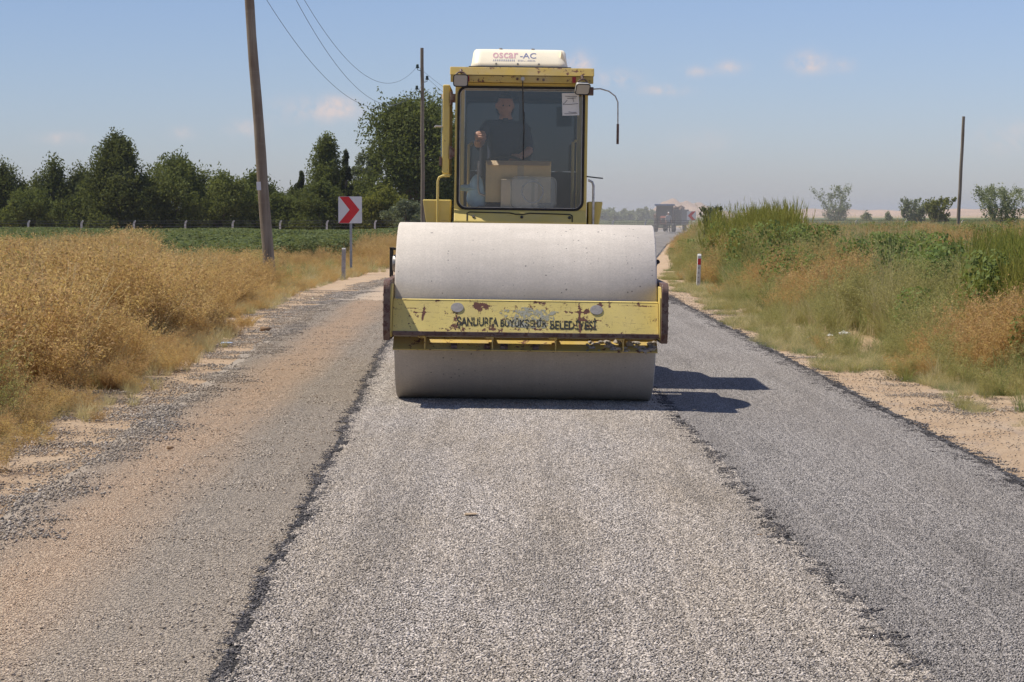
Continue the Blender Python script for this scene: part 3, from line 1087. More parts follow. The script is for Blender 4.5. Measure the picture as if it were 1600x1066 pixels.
# engine hood
w = MB()
w.prism_x([(3.25, 1.16), (3.25, 1.78), (4.35, 1.66), (4.72, 1.42), (4.75, 1.0), (4.55, .9)], -.58, .58)
hd = w.build('engine_hood', 'yellow_enamel', roller, .03, 3)
for k in range(6):
    MB().box(-.40, .40, 4.73, 4.765, 1.02 + k * .06, 1.045 + k * .06).build('grille_slat', 'dark_steel', hd)
w = MB()
w.tube([(.35, 3.9, 1.70), (.35, 3.9, 2.05), (.35, 3.95, 2.12)], .04, 12)
w.build('exhaust_pipe', 'rusty_steel', hd)

# ---- cab
CF, CB = 1.80, 3.15           # front and back planes
CX = .612


def rrect(x0, x1, z0, z1, r, n=7):
    pts = []
    for cx_, cz_, a0 in ((x1 - r, z1 - r, 0), (x0 + r, z1 - r, 90), (x0 + r, z0 + r, 180), (x1 - r, z0 + r, 270)):
        for k in range(n + 1):
            a = R(a0 + 90 * k / n)
            pts.append((cx_ + r * math.cos(a), cz_ + r * math.sin(a)))
    return pts


def ring(outer, inner, y0, y1):
    """flat frame between two outlines with equal point counts"""
    w = MB()
    n = len(outer)
    v = [(x, y0, z) for x, z in outer] + [(x, y0, z) for x, z in inner] + [(x, y1, z) for x, z in outer] + [(x, y1, z) for x, z in inner]
    f = []
    for i in range(n):
        j = (i + 1) % n
        f += [(i, j, n + j, n + i), (2 * n + i, 3 * n + i, 3 * n + j, 2 * n + j), (i, 2 * n + i, 2 * n + j, j), (n + i, n + j, 3 * n + j, 3 * n + i)]
    return w.add(v, f)


win = rrect(-.578, .572, 1.607, 2.722, .075)
outl = rrect(-CX, CX, 1.50, 2.765, .012)
fr_ = ring(outl, win, CF, CF + .05).build('cab_front_frame', 'yellow_enamel', roller, .004)
pth = [(x, CF - .006, z) for x, z in rrect(-.580, .574, 1.605, 2.724, .077)]
MB().tube(pth + [pth[0], pth[1]], .0125, 8, False).build('window_seal', 'black_rubber', fr_)
pth = [(x, CF - .014, z) for x, z in rrect(-.566, .560, 1.619, 2.710, .066)]
MB().tube(pth + [pth[0], pth[1]], .0035, 6, False).build('seal_strip', 'bare_steel', fr_)
w = MB()
w.add([(x, CF + .012, z) for x, z in rrect(-.586, .580, 1.600, 2.730, .07)], [tuple(range(32))])
ws = w.build('windscreen', 'windscreen_glass', roller)
# corner posts, rear wall, floor
for x0, x1, y0, y1 in ((-CX, -CX + .055, CF + .052, CF + .11), (CX - .055, CX, CF + .052, CF + .11), (-CX, -CX + .06, CB - .08, CB), (CX - .06, CX, CB - .08, CB)):
    MB().box(x0, x1, y0, y1, 1.36, 2.765).build('cab_post', 'yellow_enamel', roller, .006)
w = MB()
w.box(-CX + .062, CX - .062, CB - .05, CB - .02, 1.40, 1.98)
rw = w.build('rear_wall', 'interior_grey', roller, .004)
MB().box(-CX + .062, CX - .062, CB - .038, CB - .032, 1.982, 2.765).build('rear_window', 'tinted_glass', rw)
MB().box(-.02, .02, CB - .055, CB - .040, 1.982, 2.765).build('window_bar', 'interior_grey', rw)
MB().box(-.66, .66, CF - .02, CB + .05, 1.33, 1.392).build('cab_floor', 'dark_steel', roller, .006)
# side glass: fixed pane on one side, the door side stands open
for sx in (1,):
    w = MB()
    w.box(CX - .012, CX - .006, CF + .112, CB - .082, 1.80, 2.76)
    w.build('side_window', 'windscreen_glass', roller)
    w = MB()
    w.box(CX - .03, CX, CF + .112, CB - .082, 1.395, 1.80)
    w.build('side_panel', 'yellow_enamel', roller, .004)
# lower apron under the windscreen, sloping forward, with a moulding and bolts
w = MB()
w.prism_x([(CF - .005, 1.600), (CF + .03, 1.600), (CF + .03, 1.36), (CF - .10, 1.36), (CF - .10, 1.49)], -CX + .002, CX - .002)
ap = w.build('apron', 'yellow_enamel', roller, .005)


def on_apron(u, t, lift):
    n_ = Vector((0, -.11, .095)).normalized()
    p0, p1 = Vector((u, CF - .10, 1.49)), Vector((u, CF - .005, 1.600))
    return p0 + (p1 - p0) * t + n_ * lift


pts = [on_apron(-.49, .02, .004), on_apron(-.49, .62, .004), on_apron(-.47, .74, .004), on_apron(-.10, .70, .004), on_apron(-.04, .60, .004), on_apron(.03, .60, .004), on_apron(.09, .70, .004), on_apron(.46, .64, .004), on_apron(.48, .52, .004), on_apron(.48, .02, .004)]
MB().tube(pts, .0055, 6).build('moulding', 'black_rubber', ap)
for u in (-.43, .015, .455):
    w = MB()
    p0, p1 = on_apron(u, .36, 0), on_apron(u, .36, .012)
    w.tube([p0, p1], .014, 10)
    w.build('bolt', 'dark_steel', ap)
# fascia and roof
w = MB()
w.box(-.632, .632, CF - .03, CB + .02, 2.768, 2.832)
fa = w.build('fascia', 'yellow_enamel_grimy', roller, .004)
w = MB()
w.prism_x([(CF - .10, 2.828), (CF - .06, 2.905), (CB + .02, 2.925), (CB + .08, 2.90), (CB + .08, 2.834), (CF - .06, 2.834)], -.662, .662)
roof = w.build('roof', 'yellow_enamel_grimy', roller, .006)
w = MB()
w.box(-.656, .656, CF - .092, CF - .03, 2.765, 2.826)
w.build('roof_visor', 'yellow_enamel_grimy', roller, .004)
for u, z in ((-.043, 2.798), (.145, 2.796), (.198, 2.792)):
    w = MB()
    w.lathe_x([(0, .001), (0, .012)], 3, (0, 0))
    w = MB()
    w.tube([(u, CF - .092, z), (u, CF - .101, z)], .012, 10)
    w.build('bolt', 'rusty_steel', fa)
for u in (-.50, .478):
    MB().box(u - .017, u + .017, CF - .100, CF - .0925, 2.768, 2.822).build('red_reflector', 'red_reflector', fa, .002)
# work lamps
for u, rz in ((-.560, 0), (.525, .25)):
    w = MB()
    o_ = rrect(-.066, .066, -.058, .05, .022, 5)
    n = len(o_)
    rings = [(-.160, 1.0), (-.150, 1.04), (-.115, .92), (-.085, .62)]
    v = [(x * k, y_, z * k) for y_, k in rings for x, z in o_]
    f = [(i * n + j, i * n + (j + 1) % n, (i + 1) * n + (j + 1) % n, (i + 1) * n + j) for i in range(3) for j in range(n)] + [tuple(range(3 * n, 4 * n))]
    w.add(v, f, True)
    lm = w.build('work_lamp', 'lamp_housing', roller, sharp=30)
    lm.location = (u, CF - .02, 2.795)
    lm.rotation_euler = (.12 if rz == 0 else .55, 0, rz)
    w = MB()
    w.add([(x * .94, -.1615, z * .94) for x, z in o_], [tuple(range(n))])
    w.build('lens', 'lamp_lens', lm)
    pth = [(x * .98, -.161, z * .98) for x, z in o_]
    MB().tube(pth + [pth[0], pth[1]], .005, 6, False).build('bezel', 'black_rubber', lm)
    w = MB()
    w.tube([(-.045, -.115, .048), (-.025, -.11, .066), (0, -.10, .072), (.025, -.11, .066), (.045, -.115, .048)], .008, 8)
    w.tube([(0, -.10, .065), (0, -.06, .085)], .014, 8)
    w.build('bracket', 'rusty_steel', lm)
# wiper
w = MB()
w.tube([(.006, CF - .10, 2.80), (.006, CF - .125, 2.80)], .018, 12)
wp = w.build('wiper', 'bare_steel', roller)
MB().tube([(.006, CF - .12, 2.80), (.010, CF - .045, 2.66), (.020, CF - .030, 2.42), (.026, CF - .022, 2.30)], .0055, 8).build('wiper_arm', 'dark_steel', wp)
MB().box(.018, .028, CF - .024, CF - .008, 2.06, 2.50).build('wiper_blade', 'black_rubber', wp)
# roof-top air conditioner
w = MB()
secs = [(0.0, 1.0, 1.0, 0.0), (.012, 1.0, 1.0, 0), (.035, .985, .97, 0), (.135, .955, .76, .01), (.158, .93, .69, .02), (.168, .90, .60, .02)]
base = rrect(-.455, .445, -.42, .42, .09, 6)
n = len(base)
v = []
for (z, kx, ky, sh) in secs:
    v += [(x * kx, y_ * ky, z) for x, y_ in base]
f = [(i * n + j, i * n + (j + 1) % n, (i + 1) * n + (j + 1) % n, (i + 1) * n + j) for i in range(len(secs) - 1) for j in range(n)] + [tuple(range((len(secs) - 1) * n, len(secs) * n))]
w.add(v, f, True)
ac = w.build('air_conditioner', 'cream_plastic', roller, sharp=60)
ac.location = (-.02, CF + .52, 2.925)
w = MB()
w.prism_y([(.36, .02), (.385, .155), (.44, .02)], -.36, .30)
w.build('end_vent', 'cream_plastic', ac, .006)
w = MB()
w.box(-.475, .475, -.44, .44, -.022, -.002)
w.build('base_gasket', 'black_rubber', ac, .006)
for u in (-.22, -.02, .175):
    MB().tube([(u, -.416, .022), (u, -.428, .022)], .010, 8).build('bolt', 'bare_steel', ac)
for u in (-.18, .12):
    MB().tube([(u, -.25, .165), (u, -.25, .178)], .016, 8).build('roof_screw', 'bare_steel', ac)
AC0, AC1 = Vector((0, -.4074, .035)), Vector((0, -.3192, .135))
ACU = (AC1 - AC0).normalized()
ACN = Vector((0, -ACU.z, ACU.y))
put_flat(text_mesh('oscar', .072, .235, .012), 'lettering', 'decal_pink', ac, Vector((-.135, 0, 0)) + AC0 + ACU * .092 + ACN * .002, UX, ACU)
put_flat(text_mesh('-AC', .072, .150, .012), 'lettering', 'decal_blue', ac, Vector((.075, 0, 0)) + AC0 + ACU * .092 + ACN * .002, UX, ACU)
for u_, w_ in ((-.15, .20), (.06, .16)):
    put_flat(text_mesh('ıııııııııııı', .024, w_, .02), 'small_print', 'decal_small', ac, Vector((u_, 0, 0)) + AC0 + ACU * .028 + ACN * .002, UX, ACU)
# grab bar / mirror arm
w = MB()
w.tube([(.62, CF - .03, 2.715), (.72, CF - .04, 2.722), (.80, CF - .05, 2.70), (.86, CF - .06, 2.655), (.885, CF - .06, 2.60), (.888, CF - .06, 2.40)], .0065, 8)
ma = w.build('mirror_arm', 'bare_steel', roller)
MB().tube([(.888, CF - .06, 2.40), (.888, CF - .06, 2.215)], .012, 10).build('mirror_stub', 'rusty_steel', ma)
MB().box(.60, .66, CF - .06, CF + .01, 2.66, 2.735).build('arm_bracket', 'rusty_steel', ma, .004)
# open door folded against the side
w = MB()
w.box(-.728, -.662, CF + .02, CF + .98, 1.925, 2.745)
dr = w.build('cab_door', 'yellow_enamel', roller, .012, 3)
MB().box(-.742, -.730, CF + .10, CF + .90, 2.02, 2.66).build('door_glass', 'windscreen_glass', dr)
for z in (2.62, 2.12):
    w = MB()
    w.tube([(-.648, CF + .005, z - .06), (-.648, CF + .005, z + .06)], .014, 10)
    w.box(-.66, -.612, CF - .004, CF + .03, z - .04, z + .04)
    w.build('hinge', 'rusty_steel', dr)
MB().tube([(-.73, CF + .03, 2.36), (-.79, CF + .02, 2.362), (-.80, CF + .02, 2.35)], .009, 8).build('door_handle', 'bare_steel', dr)
MB().box(-.755, -.73, CF + .02, CF + .10, 2.0, 2.08).build('door_latch', 'rusty_steel', dr, .004)
# steps / fenders beside the cab with grab rails
for sx in (-1, 1):
    w = MB()
    a, b_ = (.64, .905) if sx < 0 else (.63, .765)
    p_ = [(sx * a, 1.37), (sx * (b_ - .05), 1.37), (sx * b_, 1.685), (sx * a, 1.685)]
    if sx > 0:
        p_ = p_[::-1]
    w.prism_y(p_, CF + .05, CF + .50)
    w.build('side_locker', 'yellow_enamel', roller, .012)
    w = MB()
    xr = sx * .765 if sx < 0 else .675
    xi = sx * .655 if sx < 0 else .625
    zt = 1.905 if sx < 0 else 1.88
    w.tube([(xr, CF + .02, 1.40), (xr, CF + .02, zt - .05), (xr - sx * .012, CF + .02, zt - .015), (xr - sx * .045, CF + .02, zt), (xi, CF + .02, zt)], .012, 10)
    w.build('grab_rail', 'yellow_enamel' if sx < 0 else 'bare_steel', roller)
    w = MB()
    w.prism_x([(2.30, 1.10), (2.45, 1.34), (3.05, 1.43), (3.65, 1.34), (3.80, 1.10), (3.76, 1.10), (3.62, 1.31), (3.05, 1.40), (2.48, 1.31), (2.34, 1.10)], sx * .64, sx * 1.03)
    w.build('fender', 'yellow_enamel', roller)
MB().tube([(.61, CF - .01, 1.915), (.70, CF - .02, 1.905), (.76, CF - .02, 1.90)], .006, 6).build('side_lever', 'black_rubber', roller)
# inside: dash, steering wheel, seat, rails
w = MB()
w.prism_x([(CF + .10, 1.395), (CF + .10, 1.62), (CF + .42, 1.66), (CF + .50, 1.395)], -.40, .40)
w.build('dashboard', 'interior_grey', roller, .01)
w = MB()
cx_, cy_, cz_ = -.15, CF + .60, 2.02
tilt = Matrix.Rotation(R(-25), 3, 'X')
pth = [Vector((cx_, cy_, cz_)) + tilt @ Vector((.19 * math.cos(t * math.pi / 12), .19 * math.sin(t * math.pi / 12), 0)) for t in range(24)]
w.tube(pth + [pth[0], pth[1]], .014, 8, False)
for a in (0, 2.1, 4.2):
    w.tube([Vector((cx_, cy_, cz_)), Vector((cx_, cy_, cz_)) + tilt @ Vector((.19 * math.cos(a), .19 * math.sin(a), 0))], .010, 6)
w.tube([(cx_, cy_, cz_), (cx_, cy_ - .18, 1.60)], .025, 10)
w.build('steering_wheel', 'black_rubber', roller)
w = MB()
w.box(-.42, .12, CF + .78, CF + 1.22, 1.80, 1.92)
w.prism_x([(CF + 1.12, 1.90), (CF + 1.22, 2.42), (CF + 1.27, 2.42), (CF + 1.24, 1.86)], -.40, .10)
w.box(-.25, -.05, CF + .9, CF + 1.15, 1.395, 1.80)
w.build('seat', 'seat_vinyl', roller, .03, 3)
for x_, y_, z0, z1 in ((-.50, CF + .9, 1.78, 2.22), (.50, CF + .8, 1.70, 2.25)):
    MB().tube([(x_, y_, z0 - .3), (x_, y_, z1), (x_ + .03 * (1 if x_ < 0 else 1), y_ + .03, z1 + .02)], .014, 8).build('inside_rail', 'yellow_enamel', roller)
MB().tube([(-.395, CF + .14, 2.05), (-.395, CF + .14, 1.80), (-.38, CF + .14, 1.745), (-.33, CF + .14, 1.725)], .010, 8).build('chrome_tube', 'bare_steel', roller)
# paper notice taped inside the glass
w = MB()
M = Matrix.Translation((.452, CF + .004, 2.578)) @ Matrix.Rotation(R(-2), 4, 'Y')
w.box(-.078, .078, 0, .001, -.103, .103, M)
pn = w.build('paper_notice', 'paper', roller)
w = MB()
for a, b_ in (((-.05, .075), (.06, .07)), ((-.03, .055), (.05, .057)), ((-.072, .0), (-.03, .04)), ((.02, .06), (.03, .02)), ((-.06, -.085), (.06, -.083)), ((-.02, -.07), (.05, -.075)), ((-.07, .0), (.07, .005))):
    w.tube([M @ Vector((a[0], -.002, a[1])), M @ Vector(((a[0] + b_[0]) / 2, -.002, (a[1] + b_[1]) / 2 - .004)), M @ Vector((b_[0], -.002, b_[1]))], .0022, 4)
w.build('pen_marks', 'ink', pn)


CAB_SHIFT = -.045                                 # the cab sits a little to one side of the drum's middle
CAB_PARTS = ('cab_', 'windscreen', 'rear_wall', 'side_window', 'side_panel', 'apron', 'fascia', 'roof', 'work_lamp', 'wiper', 'air_conditioner', 'mirror_arm', 'side_locker', 'grab_rail', 'side_lever', 'dashboard', 'steering_wheel', 'seat', 'inside_rail', 'chrome_tube', 'paper_notice')
for ch in roller.children:
    if ch.name.startswith(CAB_PARTS):
        ch.location.x += CAB_SHIFT


def in_roller(o):
    """a thing of its own that rides in the machine: same frame, not a child"""
    o.matrix_world = Matrix.Translation(roller.location) @ Matrix.Rotation(ROLL, 4, 'Y') @ Matrix.Translation((CAB_SHIFT, 0, 0)) @ o.matrix_world
    return o


# things lying behind the windscreen
bx = empty('cardboard_box')
MB().box(-.325, .282, CF + .145, CF + .40, 1.668, 2.055).build('carton', 'cardboard', bx, .004)
MB().add([(-.325, CF + .145, 2.0555), (.282, CF + .145, 2.0555), (.262, CF + .085, 2.012), (-.305, CF + .085, 2.012)], [(0, 1, 2, 3), (3, 2, 1, 0)]).build('flap', 'cardboard_light', bx)
MB().box(-.03, .03, CF + .1435, CF + .1445, 1.67, 2.05).build('packing_tape', 'packing_tape', bx)
in_roller(bx)
tag(bx, 'big brown cardboard box lying behind the cab windscreen', 'box')
bx = empty('small_carton')
MB().box(-.182, .16, CF + .055, CF + .115, 1.612, 1.882).build('carton', 'cardboard_light', bx, .003)
MB().box(.10, .13, CF + .0535, CF + .0545, 1.62, 1.88).build('packing_tape', 'packing_tape', bx)
in_roller(bx)
tag(bx, 'small pale carton leaning on the foot of the cab windscreen', 'carton')
ty = empty('plastic_tray')
o1 = rrect(-.088, .330, 1.614, 1.905, .05, 5)
n = len(o1)
w = MB()
w.add([(x, CF + .030, z) for x, z in o1] + [((x - .12) * .96 + .12, CF + .048, (z - 1.76) * .95 + 1.76) for x, z in o1], [tuple(range(n, 2 * n))] + [(i, (i + 1) % n, (i + 1) % n + n, i + n) for i in range(n)])
w.build('tray_body', 'clear_plastic', ty)
pth = [(x, CF + .029, z) for x, z in o1]
MB().tube(pth + [pth[0], pth[1]], .004, 6, False).build('tray_rim', 'clear_plastic', ty)
pth = [(.112 + .098 * math.cos(t * math.pi / 14) * (1 + .04 * math.sin(3 * t * math.pi / 14)), CF + .044, 1.765 + .098 * math.sin(t * math.pi / 14)) for t in range(28)]
MB().tube(pth + [pth[0], pth[1]], .006, 6, False).build('round_rib', 'litter_white', ty)
in_roller(ty)
tag(ty, 'clear plastic tray with a round rib standing against the cab windscreen', 'tray')
w = MB()
w.blob((-.40, CF + .24, 1.74), .10, 4, 3, .25, (.85, .6, 1.35))
w.blob((-.49, CF + .20, 1.80), .05, 9, 3, .5, (1.5, .7, .6))
bag = in_roller(w.build('plastic_bag', 'pale_blue_plastic'))
tag(bag, 'crumpled pale blue plastic bag beside the cardboard box in the cab', 'bag')


# ------------------------------------------------------------------ people
def skin_body(name, joints, bones, mats, pick, parent=None):
    """joints {name: (x, y, z, radius)}; one continuous skinned surface"""
    keys = list(joints)
    me = bpy.data.meshes.new(name)
    me.from_pydata([joints[k][:3] for k in keys], [(keys.index(a), keys.index(b)) for a, b in bones], [])
    o = bpy.data.objects.new(name, me)
    COL.objects.link(o)
    sk = o.modifiers.new('skin', 'SKIN')
    if not me.skin_vertices:
        bm = bmesh.new()
        bm.from_mesh(me)
        bm.verts.layers.skin.verify()
        bm.to_mesh(me)
        bm.free()
    for i, k in enumerate(keys):
        r = joints[k][3]
        r = r if isinstance(r, tuple) else (r, r)
        me.skin_vertices[0].data[i].radius = r
        me.skin_vertices[0].data[i].use_root = (k == 'pelvis')
    sk.use_smooth_shade = True
    sb = o.modifiers.new('sub', 'SUBSURF')
    sb.levels = sb.render_levels = 2
    bpy.context.view_layer.update()
    dg = bpy.context.evaluated_depsgraph_get()
    me2 = bpy.data.meshes.new_from_object(o.evaluated_get(dg))
    bpy.data.objects.remove(o)
    me2.materials.clear()
    for q in mats:
        me2.materials.append(MATS[q])
    for p_ in me2.polygons:
        p_.use_smooth = True
        p_.material_index = pick(p_.center)
    return link(bpy.data.objects.new(name, me2), parent)


def head_mesh(c, r, yaw=0.0, pitch=0.0):
    """head with brow, nose, mouth, chin and ears, facing -y"""
    bm = bmesh.new()
    bmesh.ops.create_uvsphere(bm, u_segments=28, v_segments=20, radius=1)
    v = []
    Rm = Matrix.Rotation(yaw, 3, 'Z') @ Matrix.Rotation(pitch, 3, 'X')

    def bumpf(q, cx, cz, sx, sz):
        return math.exp(-((q.x - cx) / sx) ** 2 - ((q.z - cz) / sz) ** 2)
    for q in bm.verts:
        x, y, z = q.co
        k = 1 - .22 * max(0, -z) ** 1.3
        p_ = Vector((x * .76 * k, y * .93 * (1 - .10 * max(0, -z)), z * 1.12))
        if y < 0:
            f_ = -y
            p_.y -= f_ * (.20 * bumpf(q.co, 0, -.10, .10, .16) + .06 * bumpf(q.co, 0, .22, .4, .07) + .07 * bumpf(q.co, 0, -.42, .2, .06) + .08 * bumpf(q.co, 0, -.72, .22, .12))
            p_.y += f_ * (.09 * (bumpf(q.co, .30, .06, .13, .09) + bumpf(q.co, -.30, .06, .13, .09)) + .04 * bumpf(q.co, 0, -.50, .22, .03))
        if abs(x) > .9 and -.25 < z < .2:
            p_.x *= 1.10
        v.append(Vector(c) + Rm @ (p_ * r))
    f = [tuple(t.index for t in q.verts) for q in bm.faces]
    bm.free()
    return v, f, Rm


def person_head(parent, c, r, yaw=0, pitch=0, cap=None):
    w = MB()
    v, f, Rm = head_mesh(c, r, yaw, pitch)
    w.add(v, f, True)
    for sx in (-1, 1):
        w.blob(Vector(c) + Rm @ Vector((sx * r * .80, r * .08, -.02 * r)), r * .22, 3, 2, .1, (.35, .7, 1.2))
    hd_ = w.build('head', 'skin', parent, sharp=180)
    w = MB()
    hv = []
    bm = bmesh.new()
    bmesh.ops.create_uvsphere(bm, u_segments=28, v_segments=20, radius=1)
    keep = {}
    for q in bm.verts:
        x, y, z = q.co
        lim = .52 if y < -.35 else (-.05 if y < .15 else -.55)
        if cap:
            lim = .38
        if z > lim:
            keep[q.index] = len(hv)
            hv.append(Vector(c) + Rm @ (Vector((x * .80, y * .98 + .02, z * 1.20)) * r))
    ff = [tuple(keep[t.index] for t in q.verts) for q in bm.faces if all(t.index in keep for t in q.verts)]
    bm.free()
    w.add(hv, ff, True)
    if cap:
        pts = [Vector(c) + Rm @ (Vector((.62 * math.cos(a), -.75 - .75 * math.sin(a), .42 - .1 * math.sin(a))) * r) for a in np.linspace(0, math.pi, 9)]
        w.add(pts, [tuple(range(9))])
    w.build('cap' if cap else 'hair', cap or 'hair', hd_, sharp=180)
    for sx in (-1, 1):
        MB().blob(Vector(c) + Rm @ Vector((sx * r * .29, -r * .83, r * .07)), r * .085, 1, 1, 0).build('eye', 'hair', hd_)
    return hd_


def hand(w, wrist, direction, palm_n, s=1.0, curl=.6, thumb=1):
    """palm with four fingers and a thumb, appended as tapered chains"""
    d_ = Vector(direction).normalized()
    n_ = Vector(palm_n)
    n_ = (n_ - d_ * n_.dot(d_)).normalized()
    s_ = d_.cross(n_)
    W = Vector(wrist)
    w.tube([W - d_ * .01, W + d_ * .03 * s, W + d_ * .075 * s, W + d_ * .09 * s], [.026 * s, .037 * s, .040 * s, .026 * s], 10)
    for k, (o_, L) in enumerate(((-.030, .070), (-.010, .080), (.010, .076), (.029, .060))):
        p0 = W + d_ * .078 * s + s_ * o_ * s
        pts = [p0]
        ang = 0
        for q in range(3):
            ang += curl
            pts.append(pts[-1] + (d_ * math.cos(ang) + n_ * math.sin(ang)) * L * s / 3)
        w.tube(pts, [.0095 * s, .009 * s, .008 * s, .006 * s], 8)
    t0 = W + d_ * .025 * s - s_ * .03 * s * thumb
    w.tube([t0, t0 + (d_ * .6 - s_ * thumb * .7 + n_ * .3).normalized() * .035 * s, t0 + (d_ * .9 - s_ * thumb * .55 + n_ * .6).normalized() * .065 * s], [.012 * s, .011 * s, .008 * s], 8)


# driver on the seat, one hand raised to the glass side, the other on the wheel
dv = empty('person')
dx, dy = -.15, CF + .98
J = {'pelvis': (dx, dy, 2.0, (.16, .13)), 'waist': (dx, dy - .02, 2.14, (.155, .12)), 'chest': (dx, dy - .03, 2.32, (.17, .125)), 'neck0': (dx, dy - .03, 2.44, (.085, .08)), 'neck': (dx, dy - .05, 2.51, .058), 'skull': (dx, dy - .06, 2.57, .055),
     'shL': (dx - .175, dy - .04, 2.40, .072), 'elL': (dx - .26, dy - .20, 2.22, .050), 'wrL': (dx - .25, dy - .42, 2.27, .030),
     'shR': (dx + .175, dy - .04, 2.40, .072), 'elR': (dx + .24, dy - .13, 2.17, .050), 'wrR': (dx + .14, dy - .33, 2.10, .030),
     'hipL': (dx - .10, dy - .05, 1.98, .095), 'knL': (dx - .16, dy - .46, 2.0, .070), 'anL': (dx - .15, dy - .50, 1.52, .045), 'toL': (dx - .15, dy - .64, 1.45, .040),
     'hipR': (dx + .10, dy - .05, 1.98, .095), 'knR': (dx + .16, dy - .46, 2.0, .070), 'anR': (dx + .15, dy - .50, 1.52, .045), 'toR': (dx + .15, dy - .64, 1.45, .040)}
Bn = [('pelvis', 'waist'), ('waist', 'chest'), ('chest', 'neck0'), ('neck0', 'neck'), ('neck', 'skull')]
for s_ in 'LR':
    Bn += [('chest', 'sh' + s_), ('sh' + s_, 'el' + s_), ('el' + s_, 'wr' + s_), ('pelvis', 'hip' + s_), ('hip' + s_, 'kn' + s_), ('kn' + s_, 'an' + s_), ('an' + s_, 'to' + s_)]


def dpick(c_):
    if c_.z > 2.475:
        return 0
    if c_.y < dy - .17 and c_.z > 2.06:
        return 0
    if c_.z < 1.5:
        return 3
    return 1 if c_.z > 2.06 else 2


skin_body('body', J, Bn, ['skin', 'navy_cloth', 'dark_trousers', 'seat_vinyl'], dpick, dv)
person_head(dv, (dx - .005, dy - .075, 2.60), .105, yaw=R(8), pitch=R(6))
for (wr, di, nn, th_) in ((J['wrL'], (.02, -.8, .35), (.9, -.2, -.2), 1), (J['wrR'], (-.75, -.6, -.1), (0, -.3, -1), -1)):
    w = MB()
    hand(w, wr[:3], di, nn, 1.05, .55, th_)
    w.build('hand', 'skin', dv, sharp=180)
in_roller(dv)
tag(dv, 'driver in a dark shirt sitting in the cab with one hand raised', 'person')

# worker standing by the far tractor
pk = px(1044, 362, 196)
wk = empty('person', (pk.x, 196, 0), (0, 0, R(10)))
J = {'pelvis': (0, 0, .95, (.15, .12)), 'waist': (0, 0, 1.1, (.14, .11)), 'chest': (0, 0, 1.32, (.17, .12)), 'neck0': (0, 0, 1.46, .07), 'neck': (0, -.01, 1.53, .055), 'skull': (0, -.02, 1.60, .05),
     'shL': (-.18, 0, 1.42, .065), 'elL': (-.25, .02, 1.14, .048), 'wrL': (-.24, -.12, .92, .032), 'shR': (.18, 0, 1.42, .065), 'elR': (.26, .02, 1.15, .048), 'wrR': (.25, -.10, .92, .032),
     'hipL': (-.09, 0, .90, .09), 'knL': (-.10, -.02, .50, .065), 'anL': (-.11, .03, .10, .045), 'toL': (-.12, -.13, .045, .04),
     'hipR': (.09, 0, .90, .09), 'knR': (.10, -.03, .50, .065), 'anR': (.12, .02, .10, .045), 'toR': (.13, -.14, .045, .04)}
skin_body('body', J, Bn, ['skin', 'grey_cloth', 'dark_trousers'], lambda c_: 0 if c_.z > 1.50 or (abs(c_.x) > .2 and c_.z < 1.1) else (1 if c_.z > .95 else 2), wk)
person_head(wk, (0, -.03, 1.66), .105, cap='white_cloth')
for s_ in ('L', 'R'):
    w = MB()
    hand(w, J['wr' + s_][:3], (0, -.25, -1), (1 if s_ == 'L' else -1, 0, 0), 1.0, .3, 1 if s_ == 'L' else -1)
    w.build('hand', 'skin', wk, sharp=180)
tag(wk, 'worker in a white cap and grey shirt standing on the road by the tractor', 'person')


# ------------------------------------------------------------------ far tractor with trailer
TY = 200
tx = (1038 - 800) / F_PX * TY
tr = empty('tractor', (tx, TY, 0), (0, 0, R(-6)))
tag(tr, 'dusty farm tractor with a blue canopy standing on the road bend', 'tractor')
w = MB()
w.prism_x([(-1.5, .75), (-1.5, 1.28), (-.3, 1.42), (.2, 1.42), (.2, .7)], -.34, .34)
w.build('engine_hood', 'tractor_red', tr, .04, 3)
MB().box(-.24, .24, -1.53, -1.505, .82, 1.22).build('radiator_grille', 'dark_steel', tr)
for sx in (-1, 1):
    w = MB()
    w.tube([(sx * .22, -1.50, 1.14), (sx * .22, -1.54, 1.14)], .07, 12)
    w.build('headlight', 'lamp_lens', tr)
MB().box(-.45, .45, -.2, 1.5, .60, .80).build('chassis', 'tractor_brown', tr, .02)
for sx in (-1, 1):
    w = MB()
    w.lathe_x([(sx * .62, .25), (sx * .62, .60), (sx * .67, .71), (sx * .93, .71), (sx * .98, .60), (sx * .98, .25)], 32, (1.0, .71))
    q = w.build('rear_wheel', 'tyre_rubber', tr)
    MB().lathe_x([(sx * .94, .28), (sx * .88, .24), (sx * .88, .001)], 24, (1.0, .71)).build('rim', 'tractor_red', q)
    w = MB()
    w.lathe_x([(sx * .66, .16), (sx * .66, .32), (sx * .69, .38), (sx * .84, .38), (sx * .87, .32), (sx * .87, .16)], 28, (-1.15, .38))
    q = w.build('front_wheel', 'tyre_rubber', tr)
    MB().lathe_x([(sx * .84, .18), (sx * .80, .15), (sx * .80, .001)], 20, (-1.15, .38)).build('rim', 'tractor_red', q)
    w = MB()
    w.prism_x([(.3, 1.25), (.45, 1.52), (1.0, 1.62), (1.5, 1.5), (1.5, 1.44), (1.0, 1.55), (.5, 1.45)], sx * .55, sx * .98)
    w.build('fender', 'tractor_brown', tr)
    for y_ in (.05, 1.35):
        MB().box(sx * .72 - .025, sx * .72 + .025, y_ - .025, y_ + .025, 1.3, 2.32).build('canopy_post', 'tractor_brown', tr)
MB().tube([(-.64, -1.15, .38), (.64, -1.15, .38)], .05, 8).build('front_axle', 'dark_steel', tr)
MB().box(-.88, .88, -.2, 1.6, 2.32, 2.48).build('canopy', 'blue_canopy', tr, .03)
w = MB()
w.box(-.25, .25, .9, 1.3, .95, 1.05)
